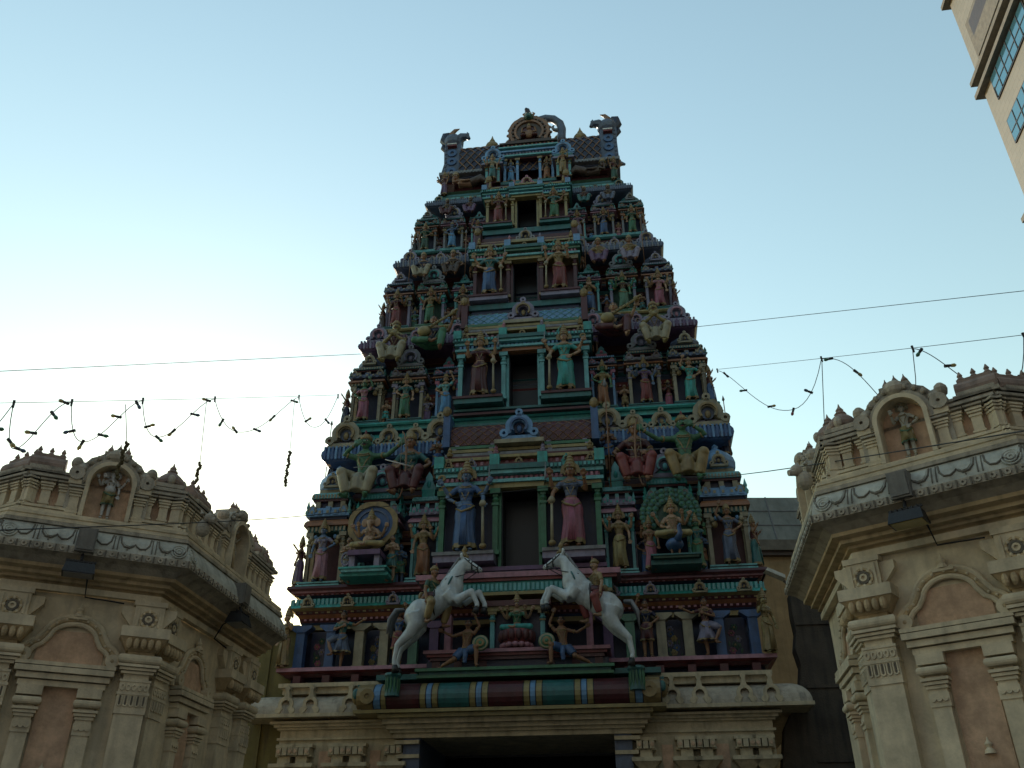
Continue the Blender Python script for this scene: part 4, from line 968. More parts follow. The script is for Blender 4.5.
def trunk_extra(body, gar, jew, blo, Q):
    hc = Vector(Q(0, -.02, .665)); h = [(0, -.09, -.02), (.0, -.16, -.12), (.01, -.17, -.24), (.05, -.18, -.32), (.10, -.19, -.31)]
    body.tube([hc + Vector(q) for q in h], [.062, .05, .04, .032, .022], 'skin', 10)
    for sx in (-1, 1): body.ell(hc + Vector((sx * .16, .02, 0)), (.10, .025, .13), 'skin', 12, 8); body.tube([hc + Vector((sx * .05, -.08, -.06)), hc + Vector((sx * .08, -.15, -.10))], [.018, .008], 'skin', 6)
    body.ell(hc, (.115, .115, .12), 'skin', 12, 8); body.ell(Q(0, -.06, .12), (.17, .15, .16), 'skin', 14, 10)
make_fig('elephant', arms=('bless', 'low', 'back', 'back'), lower='dhoti', fem=False, crown='low', blouse=False, fat=1.15, extra=trunk_extra)
make_fig('throne_elephant', hz=.24, arms=('bless', 'lap', 'back', 'back'), lower='cross', fem=False, crown='tall', blouse=False, fat=1.15, extra=trunk_extra)
ATTR = dict(mace=attr_mace(), discus=attr_disc(), blade=attr_blade(), bow=attr_bow(), lute=attr_veena(), sword=attr_sword(), shield=attr_shield(), spear=attr_spear(), hoop=attr_drum())

def statue(name, label, M, key, sc, rz=0, mir=False, body='skin', gar='turq', blo='red', trim='gold', attrs=(), group='painted statues on the gate tower', cat='statue', crown='gold', jew='gold'):
    """M: 4x4 of the foot point in the world"""
    loc = M.translation; yaw = M.to_euler().z + rz
    o = thing(name, label, cat, loc, yaw, group); o.scale = (sc * (1.12 if 'guardian' in name else 1.06), sc, sc)
    for n, me in get_fig(key, mir):
        p = link(n, me, o)
        cols = dict(body=[body], garment=[gar, trim], blouse=[blo], crown=[crown], jewellery=[jew]).get(n)
        if cols:
            for i, c in enumerate(cols):
                if i < len(p.material_slots): p.material_slots[i].link = 'OBJECT'; p.material_slots[i].material = MATS[c]
    for a in attrs:
        me = ATTR[a]
        if mir:
            if a + '_m' not in ATTR: ATTR[a + '_m'] = mirror_mesh(me)
            me = ATTR[a + '_m']
        link(a, me, o)
    return o
def tw(x, y, z): return MT @ Matrix.Translation((x, y, z))
ORD = ('lowest', 'second', 'third', 'fourth', 'fifth')
# standing figures in the pavilion niches.  (storey, slot, side, pose, mirror, skin, garment, blouse, words)
NI = [
 (0, 'corner', -1, 'two', 0, 'skin_blue', 'pink', 'lav', 'pink sari statue with a blue face'), (0, 'corner', 1, 'two', 1, 'tan', 'bluegrey', 'bluegrey', 'blue grey gowned statue'),
 (0, 'inner', -1, 'four', 0, 'skin', 'orange', 'gold', 'yellow and lilac gowned statue'), (0, 'inner', 1, 'four', 1, 'skin', 'yellow', 'gold', 'golden yellow gowned statue'),
 (1, 'corner', -1, 'two', 0, 'skin_green', 'rose', 'pink', 'pink sari statue with a green face'), (1, 'corner', 1, 'two', 1, 'skin', 'turq', 'turq', 'bright turquoise sari statue'),
 (1, 'mid', -1, 'two', 1, 'skin', 'green', 'teal', 'bright green sari statue'), (1, 'mid', 1, 'four', 0, 'skin_blue', 'red', 'purple', 'red sari statue with a dark blue face'),
 (1, 'inner', -1, 'two', 0, 'skin', 'sky_blue', 'aqua', 'light blue sari statue'), (1, 'inner', 1, 'two', 1, 'skin_green', 'orange', 'gold', 'orange gowned statue with a green face'),
 (2, 'corner', -1, 'four', 0, 'tan', 'red', 'maroon', 'red skirted statue'), (2, 'corner', 1, 'four', 1, 'skin', 'rose', 'pink', 'rose pink skirted statue'),
 (2, 'mid', -1, 'four', 1, 'tan', 'green', 'gold', 'green skirted statue with a gold top'), (2, 'mid', 1, 'four', 0, 'skin_green', 'lgreen', 'brown', 'pale green skirted statue'),
 (2, 'inner', -1, 'two', 1, 'tan', 'maroon', 'brown', 'dark red draped statue'), (2, 'inner', 1, 'two', 0, 'skin', 'blue', 'gold', 'dark blue skirted statue'),
 (3, 'corner', -1, 'two', 0, 'tan', 'leaf', 'leaf', 'dark green gowned statue'), (3, 'corner', 1, 'two', 1, 'tan', 'green', 'leaf', 'mid green gowned statue'),
 (3, 'mid', -1, 'two', 0, 'skin_blue', 'sky_blue', 'blue', 'blue gowned statue'), (3, 'mid', 1, 'two', 1, 'tan', 'blue', 'navy', 'deep blue gowned statue'),
 (3, 'inner', -1, 'two', 1, 'tan', 'purple', 'lav', 'dull purple gowned statue'), (3, 'inner', 1, 'two', 0, 'tan', 'lav', 'purple', 'lilac gowned statue')]
SD = {-1: 'left', 1: 'right'}
SN = dict(corner='corner niche', mid='middle niche', inner='inner niche')
VAR = dict(two=('two', 'two_b', 'two_c', 'two_b', 'two_d'), four=('four', 'four_b', 'four_b'))
vr = random.Random(11)
for ti, sl, sx, key, mir, bd, ga, bl, words in NI:
    key = vr.choice(VAR[key])
    t = TI[ti]; zf = t['zf']; H = t['zn'] - zf; k = HW(zf) / 4.57
    NH = .30 * H if ti == 0 else .38 * H
    sc = (NH * 1.10 if ti == 0 else NH * 1.08) / 1.98
    statue('statue', f'{words}, {SD[sx]} {SN[sl]}, {ORD[ti + 1]} storey', tw(sx * SLOT[sl] * HW(zf), yF(zf) + .02, zf + .012 * H + NH * .075), key, sc, 0, bool(mir), bd, ga, bl)
# small attendants standing between the niches
AT = [('red', 'maroon'), ('green', 'teal'), ('blue', 'navy'), ('orange', 'brown'), ('turq', 'blue'), ('purple', 'lav'), ('gold', 'tan'), ('rose', 'red'), ('leaf', 'green'), ('lblue', 'grey'), ('maroon', 'orange'), ('teal', 'gold'), ('lav', 'purple'), ('brown', 'red'), ('sky_blue', 'blue'), ('pink', 'rose')]
AW = dict(red='red', green='green', blue='blue', orange='orange', turq='turquoise', purple='purple', gold='gold', rose='rose', leaf='dark green', lblue='pale blue', maroon='maroon', teal='teal', lav='lilac', brown='brown', sky_blue='sky blue', pink='pink')
for ti, t in enumerate(TI):
    zf = t['zf']; H = t['zn'] - zf; k = HW(zf) / 4.57
    for j, (fr_, sx) in enumerate(((.765, -1), (.535, -1), (.535, 1), (.765, 1))):
        c1, c2 = AT[(ti * 4 + j) % 16]
        statue('statue', f'small {AW[c1]} skirted attendant, {"outer" if fr_ > .6 else "inner"} gap between the {SD[sx]} niches, {ORD[ti + 1]} storey', tw(sx * fr_ * HW(zf), yF(zf) + .25, zf + .015 * H), ('two_c', 'attend', 'two_b', 'attend')[(ti + j) % 4], (.30 if ti == 0 else .34) * H * .80 / 1.9, 0, sx > 0, ('tan', 'skin', 'skin_blue', 'brown')[(ti + 2 * j) % 4], c1, c2)
# door guardians
GU = [(0, -1, 'skin_blue', 'blue', 'blue', 'tall blue robed door guardian leaning on a pale club'), (0, 1, 'tan', 'rose', 'bluegrey', 'tall guardian in blue top and rose skirt'),
      (1, -1, 'skin', 'maroon', 'maroon', 'dark red robed door guardian with a mace'), (1, 1, 'skin', 'turq', 'turq', 'turquoise robed door guardian with a mace'),
      (2, -1, 'skin', 'blue', 'teal', 'blue skirted door guardian holding a club'), (2, 1, 'skin', 'red', 'gold', 'red skirted door guardian with a gold top'),
      (3, -1, 'tan', 'red', 'maroon', 'small red robed door guardian'), (3, 1, 'tan', 'green', 'teal', 'small green robed door guardian')]
for ti, sx, bd, ga, bl, words in GU:
    t = TI[ti]; hz_ = (t['d1'] - t['d0']); bw = .355 * HW(t['zf']); x = (t['dw'] + .10 + bw) / 2
    sc = hz_ * (1.20 if ti < 3 else 1.02) / 1.98
    statue('door_guardian', f'{words}, {SD[sx]} of the {ORD[ti + 1]} storey doorway', tw(sx * x, yF(t['zf']) - .08 - (.17, .15, .13, .10)[ti], t['d0'] + .165 * hz_), 'guard' if (ti + (sx > 0)) % 2 == 0 else 'guard_b', sc, 0, sx < 0, bd, ga, bl, attrs=('mace', 'discus', 'blade') if (ti + (sx > 0)) % 2 == 0 else ('mace', 'blade'))
# attendants and ringed deities of the second storey
zf = TI[0]['zf']; yy = yF(zf)
SLW = HW(zf)
for sx in (-1, 1):
    x0 = sx * SLOT['mid'] * SLW
    for q in (-1, 1):
        x = x0 + q * .44
        if sx < 0: statue('statue', f'bare chested attendant statue in {"grey" if q < 0 else "green"} loincloth, {SD[q]} of the elephant headed statue', tw(x, yy - .20, zf + .02), 'attend', .54, 0, q > 0, 'skin', 'grey' if q < 0 else 'teal', attrs=('hoop',) if q < 0 else ())
        else: statue('statue', f'{"rose" if q < 0 else "green"} sari statue {SD[q]} of the peacock backed seated statue', tw(x, yy - .20, zf + .02), 'two', .55, 0, q > 0, 'tan' if q < 0 else 'skin_green', 'rose' if q < 0 else 'green', 'tan' if q < 0 else 'teal')
o = statue('seated_statue', 'elephant headed seated statue in yellow skirt before a round blue halo', tw(-SLOT['mid'] * SLW, yy - .30, zf + .56), 'throne_elephant', .72, 0, False, 'skin', 'yellow')
h = MB(); h.arch(0, .92, .54, .66, 0, 360, .14, .24, 'gold', 32, 1.0, .03, 12); h.disc(0, .92, .56, .20, .26, 'blue', 28); h.arch(0, .92, .40, .44, 0, 360, .16, .22, 'bluegrey', 24)
h.box(-.42, .42, -.44, .2, -.16, -.02, 'purple')
for sx in (-1, 1): h.cb(sx * .32, -.2, -.5, .14, .3, .36, 'lav')
h.build('halo', o)
h = MB(); h.box(-.62, .62, -.30, .5, -.70, -.62, 'turq'); h.box(-.56, .56, -.42, .3, -.62, -.54, 'aqua'); h.box(-.62, .62, -.46, .3, -.54, -.49, 'turq'); h.build('pedestal', o)
o = statue('seated_statue', 'many armed statue seated before a fan of dark green plumes', tw(SLOT['mid'] * SLW, yy - .30, zf + .50), 'throne', .72, 0, True, 'skin', 'yellow', attrs=())
h = MB()
for ring_, rr, nn in ((0, .70, 26), (1, .55, 20), (2, .40, 14)):
    for k in range(nn):
        a = R(-35 + 250 * k / (nn - 1)); h.ell((rr * math.cos(a), .20 - ring_ * .03, .88 + rr * math.sin(a)), (.085, .03, .085), 'leaf' if (k + ring_) % 2 else 'green', 8, 6)
        h.ell((rr * math.cos(a), .168 - ring_ * .03, .88 + rr * math.sin(a)), (.035, .012, .035), 'teal', 6, 5)
h.disc(0, .88, .68, .22, .26, 'leaf', 28); h.build('plume_fan', o)
h = MB(); h.ell((.0, -.28, -.14), (.22, .30, .16), 'blue', 12, 8); h.tube([(.06, -.5, -.1), (.14, -.62, .06), (.12, -.62, .24), (.15, -.70, .26)], [.10, .06, .05, .02], 'blue', 8); h.tube([(-.08, -.3, -.2), (-.08, -.34, -.44)], .03, 'tan', 6); h.tube([(.1, -.3, -.2), (.1, -.34, -.44)], .03, 'tan', 6); h.build('peacock', o, True)
h = MB(); h.box(-.6, .6, -.3, .5, -.66, -.54, 'teal'); h.box(-.54, .54, -.46, .3, -.54, -.48, 'leaf'); h.box(-.6, .6, -.5, .3, -.48, -.44, 'teal'); h.build('pedestal', o)
# big seated figures between the pavilion roofs
UP = [(0, -1, .765, 'archer', 1, 'skin_green', 'cream', None, ('bow',), 'green skinned archer in a cream loincloth drawing a bow', .46, 1.30), (0, -1, .54, 'seated', 0, 'tan', 'maroon', 'teal', ('sword',), 'seated woman in dark red skirt holding a sword', .47, 1.22),
      (0, 1, .765, 'archer', 0, 'skin_green', 'gold', None, ('bow',), 'green skinned archer in a golden loincloth', .46, 1.30), (0, 1, .54, 'seated', 1, 'tan', 'red', 'maroon', ('spear',), 'seated woman in bright red beaded skirt', .47, 1.22),
      (1, -1, .765, 'praying', 0, 'yellow', 'cream', 'maroon', (), 'yellow faced crowned figure with one pale knee', .50, 1.02), (1, -1, .54, 'veena', 0, 'tan', 'green', 'navy', ('lute',), 'musician in green skirt playing a yellow lute', .545, 1.02),
      (1, 1, .765, 'praying', 1, 'yellow', 'cream', 'lav', (), 'crowned figure in lilac top with joined hands', .50, 1.02), (1, 1, .54, 'veena', 0, 'skin', 'maroon', 'navy', ('lute',), 'musician in dark red skirt playing a lute', .545, 1.02),
      (2, -1, .765, 'seated', 1, 'tan', 'cream', 'navy', ('spear',), 'dark topped seated figure with pale knees', .50, .84), (2, -1, .54, 'seated', 0, 'tan', 'brown', 'brown', ('spear',), 'brown seated figure holding a spear', .50, .84),
      (2, 1, .765, 'seated', 0, 'tan', 'lav', 'gold', ('spear',), 'seated figure with pale grey knees and a staff', .50, .84), (2, 1, .54, 'seated', 1, 'tan', 'purple', 'gold', ('spear',), 'seated figure in dull purple with a staff', .50, .84),
      (3, -1, .765, 'seated', 0, 'brown', 'maroon', 'brown', (), 'small dark brown seated figure', .48, .70), (3, -1, .54, 'seated', 1, 'brown', 'purple', 'maroon', (), 'small dark purple seated figure', .48, .70),
      (3, 1, .765, 'seated', 1, 'brown', 'bluegrey', 'brown', (), 'small slate skirted seated figure', .48, .70), (3, 1, .54, 'seated', 0, 'brown', 'teal', 'maroon', (), 'small teal skirted seated figure', .48, .70)]
for ti, sx, fr, key, mir, bd, ga, bl, at, words, fz, sc in UP:
    t = TI[ti]; H = t['zn'] - t['zf']; z = t['zf'] + fz * H
    statue('seated_statue', f'{words}, above the {SD[sx]} niches, {ORD[ti + 1]} storey', tw(sx * fr * HW(z), yF(z) - (.12, .34, .28, .20)[ti], z), key, sc * (.96, 1.0, .86, .78)[ti], 0, bool(mir), bd, ga, bl or 'red', attrs=at)
# small attendants beside the door bays and figures at the outer edges
for ti, t in enumerate(TI):
    H = t['zn'] - t['zf']; z = t['zf'] + .60 * H
    for sx in (-1, 1):
        if ti < 3: statue('statue', f'small {"dark" if sx < 0 else "brown"} figure beside the door bay, {SD[sx]} side, {ORD[ti + 1]} storey', tw(sx * .42 * HW(z), yF(z) + .02, z), 'attend', (.62, .46, .38)[ti], 0, sx > 0, 'tan', ('blue', 'purple', 'orange')[ti])
        z2 = t['zf'] + .03 * H
        statue('statue', f'{("wine red", "navy", "brown", "black")[ti] if sx < 0 else ("teal", "blue green", "maroon", "charcoal")[ti]} figure facing sideways, {SD[sx]} edge, {ORD[ti + 1]} storey',
               tw(sx * (HW(z2) - .08), yF(z2) + .10, z2 - .03), 'four', (.54, .50, .46, .40)[ti], sx * PI / 2, sx > 0, 'tan', (('purple', 'navy', 'brown', 'black'), ('teal', 'blue', 'maroon', 'grey'))[sx > 0][ti], 'maroon')
for sx in (-1, 1):
    z = TI[0]['zf'] + .60 * 4.06
    statue('statue', f'dark figure raising an arm, {SD[sx]} edge above the second storey corner dome', tw(sx * (HW(z) - .10), yF(z) + .45, z), 'dancer_up', .75, sx * PI / 2, sx > 0, 'brown', 'navy', 'maroon', attrs=('spear',))
    statue('statue', f'gold gowned statue at the {SD[sx]} corner of the lowest storey', tw(sx * 4.42, yF(5.4) + .02, 5.325), 'two', .58, sx * .5, sx < 0, 'skin' if sx < 0 else 'yellow', 'gold', 'gold')
# dancers of the lowest storey
for x, key, mir, bd, ga, bl, words in ((-3.36, 'dancer', 1, 'tan', 'bluegrey', 'teal', 'dancer in grey blue skirt with one leg raised, left of the horses'), (-2.28, 'dancer_up', 0, 'tan', 'red', 'blue', 'red skirted dancer behind the left horse'),
                                        (2.32, 'dancer_up', 1, 'tan', 'maroon', 'navy', 'dark red skirted dancer behind the right horse'), (3.38, 'dancer', 0, 'tan', 'lav', 'maroon', 'dancer in lilac skirt with one leg raised, right of the horses')):
    statue('dancer_statue', words, tw(x, yF(5.4) + .12, 5.325), key, .60, 0, bool(mir), bd, ga, bl)
o = statue('seated_statue', 'goddess statue in teal and red seated on a lotus between the two horses', tw(0, .0, 5.72), 'goddess', .62, 0, False, 'skin', 'turq', 'green')
h = MB(); h.lathe([(.30, -.42), (.42, -.36), (.34, -.30), (.40, -.24), (.48, -.06), (.44, .06), (.40, .10)], (0, -.1, .02), 16, 'red', .8)
for k in range(14):
    a = 2 * PI * k / 14; h.ell((.43 * math.cos(a), -.1 + .35 * math.sin(a), -.06), (.10, .09, .17), 'maroon', 8, 6); h.ell((.38 * math.cos(a + .2), -.1 + .31 * math.sin(a + .2), -.33), (.10, .09, .08), 'pink', 8, 6)
h.build('lotus_seat', o, True)
# kneeling warriors under the horses
for sx in (-1, 1):
    statue('warrior_statue', f'bare chested warrior with a round green shield kneeling under the {SD[sx]} horse', tw(sx * .86, -.40, 5.07), 'lunge', .66, 0, sx > 0, 'tan', 'blue', attrs=('shield',))
# reclining and edge figures of the top
for sx in (-1, 1):
    z = 19.36; M = tw(sx * 1.78, yF(z) + .02, z)
    o = thing('reclining_statue', f'{"tan" if sx < 0 else "brown"} figure reclining under the roof eave, {SD[sx]} of the top doorway', 'statue', M.translation, -TH, 'painted statues on the gate tower')
    r_ = MB(); s_ = sx
    r_.tube([(s_ * -.15, 0, .14), (s_ * .05, -.02, .15), (s_ * .22, 0, .2)], [.12, .10, .14], 'skin', 10); r_.tube([(s_ * .22, 0, .22), (s_ * .33, -.02, .34)], [.05, .05], 'skin', 8); 
    head_(r_, (s_ * .35, -.03, .40), 'skin'); r_.tube([(s_ * .25, -.08, .25), (s_ * .40, -.16, .12), (s_ * .40, -.10, .34)], [.05, .04, .03], 'skin', 8); hand(r_, (s_ * .40, -.10, .30), (s_ * .40, -.16, .12), 'skin')
    r_.tube([(s_ * .2, -.1, .24), (s_ * .05, -.17, .16), (s_ * -.12, -.16, .18)], [.05, .04, .03], 'skin', 8); hand(r_, (s_ * -.12, -.16, .18), (s_ * .05, -.17, .16), 'skin')
    for q in (0, 1): r_.tube([(s_ * -.15, -.03 - .05 * q, .12), (s_ * -.42, -.12, .20 + .08 * q), (s_ * -.68, -.05, .08)], [.10, .075, .04], 'skin', 10); r_.tube([(s_ * -.68, -.05, .07), (s_ * -.76, -.12, .1)], [.04, .03], 'skin', 8)
    p = link('body', remesh(r_, .0125, 3, 'body'), o); p.material_slots[0].link = 'OBJECT'; p.material_slots[0].material = MATS['tan' if sx < 0 else 'brown']
    g_ = MB()
    for q in (0, 1): g_.tube([(s_ * -.12, -.03 - .05 * q, .13), (s_ * -.42, -.12, .20 + .08 * q), (s_ * -.55, -.08, .14)], [.125, .095, .08], 'brown', 10)
    link('garment', remesh(g_, .016, 3, 'garment'), o); link('crown', crown_((s_ * .35, -.03, .40), 'low'), o); link('face', face_((s_ * .35, -.03, .40), False), o)
for x, key, bd, ga, bl, words, sc, rz, z in ((-1.02, 'four', 'skin', 'teal', 'cream', 'pale many armed figure left of the top doorway bay', .50, 0, 19.34), (-.53, 'two', 'skin_blue', 'sky_blue', 'blue', 'light blue figure beside the top doorway', .47, 0, 19.5),
                                         (.53, 'two', 'tan', 'orange', 'brown', 'brown orange figure beside the top doorway', .47, 0, 19.5), (1.02, 'two', 'yellow', 'gold', 'tan', 'gold gowned figure right of the top doorway bay', .50, 0, 19.34),
                                         (-2.45, 'four', 'tan', 'purple', 'maroon', 'purple figure at the left edge under the roof', .48, -.6, 19.06), (2.45, 'four', 'tan', 'leaf', 'maroon', 'dark green figure at the right edge under the roof', .48, .6, 19.06)):
    statue('statue', words, tw(x, (yF(z) + .10 if abs(x) < .8 else yF(z) - .25) if abs(x) < 2 else yF(z) + .0, z), key, sc, rz, x > 0, bd, ga, bl)

#@@HORSES
# ------------------------------------------------------------------ rearing horses (side view, head towards the doorway)
def horse_meshes():
    b = MB(); H_ = 'horse_white'
    # trunk
    tr = [((-.30, 0, 1.06), (.21, .22, .24)), ((-.20, 0, 1.13), (.25, .25, .27)), ((-.06, 0, 1.20), (.24, .23, .25)), ((.08, 0, 1.30), (.23, .225, .25)), ((.22, 0, 1.40), (.24, .225, .26)), ((.36, 0, 1.52), (.24, .23, .28)), ((.45, 0, 1.62), (.19, .20, .25))]
    for c, r in tr: b.ell(c, r, H_, 14, 10)
    b.tube([(.38, 0, 1.62), (.48, 0, 1.82), (.55, 0, 1.99), (.61, 0, 2.09)], [.22, .165, .13, .108], H_, 12)
    for s in (-1, 1): b.ell((.44, s * .12, 1.46), (.13, .10, .15), H_, 10, 8)
    # head
    b.ell((.66, 0, 2.10), (.12, .085, .11), H_, 12, 8); b.tube([(.64, 0, 2.10), (.76, 0, 2.04), (.88, 0, 1.97), (.95, 0, 1.93)], [.10, .085, .065, .055], H_, 12); b.ell((.95, 0, 1.93), (.06, .05, .055), H_, 10, 8); b.ell((.72, 0, 1.99), (.09, .06, .07), H_, 10, 8)
    for s in (-1, 1):
        b.tube([(.60, s * .06, 2.17), (.59, s * .07, 2.25), (.61, s * .06, 2.30)], [.032, .034, .006], H_, 8)
        # hind leg: stifle forward, hock back, upright shank
        b.tube([(-.28, s * .12, 1.06), (-.24, s * .15, .86), (-.34, s * .15, .72)], [.20, .155, .11], H_, 12)
        b.tube([(-.34, s * .15, .72), (-.56, s * .14, .50)], [.11, .068], H_, 10); b.ell((-.57, s * .14, .49), .066, H_, 8, 6)
        b.tube([(-.57, s * .14, .49), (-.62, s * .13, .22), (-.60, s * .13, .12)], [.055, .044, .05], H_, 10)
        # folded foreleg
        dx, dz = (0, 0) if s < 0 else (.10, .07)
        b.tube([(.36, s * .14, 1.44), (.50 + dx, s * .17, 1.28 + dz)], [.15, .10], H_, 10)
        b.tube([(.50 + dx, s * .17, 1.28 + dz), (.82 + dx, s * .16, 1.46 + dz)], [.10, .068], H_, 10); b.ell((.82 + dx, s * .16, 1.46 + dz), .070, H_, 8, 6)
        b.tube([(.82 + dx, s * .16, 1.46 + dz), (.94 + dx, s * .15, 1.22 + dz), (.93 + dx, s * .15, 1.16 + dz)], [.060, .048, .055], H_, 10)
    body = remesh(b, .018, 5, 'body')
    hf = MB()
    for s in (-1, 1):
        dx, dz = (0, 0) if s < 0 else (.10, .07)
        hf.tube([(-.60, s * .13, .12), (-.575, s * .13, .0)], [.052, .075], 'metal_black', 10); hf.tube([(.935 + dx, s * .15, 1.16 + dz), (.90 + dx, s * .15, 1.05 + dz)], [.048, .068], 'metal_black', 10)
    mane = MB()
    for k in range(16):
        f = k / 15; p0 = Vector((.58, 0, 2.18)).lerp(Vector((.28, 0, 1.72)), f)
        for s in (-1, 0, 1): mane.tube([p0, p0 + Vector((-.05, s * .06, -.02)), p0 + Vector((-.09, s * .10, -.13 - .02 * (k % 3)))], [.032, .03, .008], 'grey', 6)
    mane.tube([(.66, 0, 2.2), (.72, -.03, 2.16), (.76, -.05, 2.10)], [.03, .03, .01], 'grey', 6)
    tail = MB()
    for k in range(9):
        o_ = (k - 4) * .022; tail.tube([(-.52, o_ * .4, 1.20), (-.66, o_, 1.18), (-.76, o_ * 1.8, .98), (-.78, o_ * 2.2, .70 + .02 * (k % 3))], [.03, .038, .036, .010], 'grey', 6)
    tk = MB()
    tk.tube([(.80 + .064 * 0, .085 * math.sin(t), 2.02 + .085 * math.cos(t)) for t in [2 * PI * k / 14 for k in range(15)]], .012, 'black', 6)
    tk.tube([(.92, .066 * math.sin(t), 1.945 + .066 * math.cos(t)) for t in [2 * PI * k / 14 for k in range(15)]], .012, 'black', 6)
    for s in (-1, 1):
        tk.tube([(.66, s * .088, 2.16), (.80, s * .088, 2.03), (.92, s * .066, 1.95)], .010, 'black', 6); tk.tube([(.92, s * .066, 1.94), (.66, s * .15, 1.80), (.30, s * .17, 1.72)], .009, 'black', 6)
        tk.ell((.74, s * .082, 2.10), (.022, .012, .018), 'black', 8, 6); tk.ell((.97, s * .035, 1.94), (.014, .014, .014), 'black', 6, 5)
    tk.tube([(.40 + .14 * math.cos(t) * .5, .215 * math.sin(t), 1.66 + .17 * math.cos(t)) for t in [2 * PI * k / 20 for k in range(21)]], .018, 'teal', 6)
    tk.tube([(.10, .24 * math.sin(t), 1.31 + .265 * math.cos(t)) for t in [2 * PI * k / 20 for k in range(21)]], .016, 'black', 6)
    sd_ = MB(); sd_.ell((.02, 0, 1.40), (.24, .235, .13), 'maroon', 14, 8); sd_.ell((-.18, 0, 1.44), (.06, .16, .09), 'gold', 10, 8)
    crest = MB(); crest.lathe([(.05, 0), (.07, .03), (.05, .07), (.03, .12), (.06, .15), (.04, .2), (.005, .26)], (.64, 0, 2.19), 10, 'gold'); crest.ell((.70, 0, 2.20), (.035, .07, .045), 'gold', 8, 6)
    return [('body', body), ('hoof', hf.mesh('hoof', True)), ('mane', mane.mesh('mane', True)), ('tail', tail.mesh('tail', True)), ('bridle', tk.mesh('bridle', True)), ('saddle', sd_.mesh('saddle', True)), ('crest', crest.mesh('crest', True))]
HM = horse_meshes()
HMm = [(n, mirror_mesh(m)) for n, m in HM]
HS = 1.0
for sx in (-1, 1):
    # foot point (hind hooves) at x=+-2.04, nose towards the centre
    M = tw(sx * 1.47, -.66, 4.97)
    o = thing('rearing_horse', f'white rearing horse with hind hooves on a green pedestal, {SD[sx]} of the goddess', 'horse statue', M.translation, -TH, 'horse statues over the entrance'); o.scale = (.92, .92, .92)
    for n, me in (HM if sx < 0 else HMm): link(n, me, o)
    if sx < 0: statue('rider_statue', 'moustached rider in golden trousers and green sash on the left horse', tw(-1.42, -.72, 5.80), 'rider', .74, 1.0, False, 'tan', 'gold', 'leaf')
    else: statue('rider_statue', 'rider with a golden turban, gold top and red skirt on the right horse', tw(1.48, -.72, 5.80), 'rider', .74, -1.0, True, 'skin', 'red', 'gold')

#@@SHRINES
# ------------------------------------------------------------------ the two corner shrines
def offs(poly, ins):
    """polyline moved inwards (to its left) with mitred corners"""
    n = len(poly); dirs = [(Vector(poly[i + 1]) - Vector(poly[i])).normalized() for i in range(n - 1)]
    nr = [Vector((-d.y, d.x)) for d in dirs]; out = []
    for i in range(n):
        if i == 0: q = Vector(poly[0]) + nr[0] * ins
        elif i == n - 1: q = Vector(poly[-1]) + nr[-1] * ins
        else:
            m = nr[i - 1] + nr[i]; q = Vector(poly[i]) + m * (ins / (1 + nr[i - 1].dot(nr[i])))
        out.append(q)
    return out
CH = 2.10
a1, a0 = R(58), R(50)
L_P, L_S = 3.35, 3.0
e1 = (0, 0); e0 = (-CH, 0)
POLY = [(-CH - L_S * math.cos(a0), L_S * math.sin(a0)), e0, e1, (L_P * math.cos(a1), L_P * math.sin(a1))]
FACES = [(POLY[0], -a0, L_S), (e0, 0, CH), (e1, a1, L_P)]
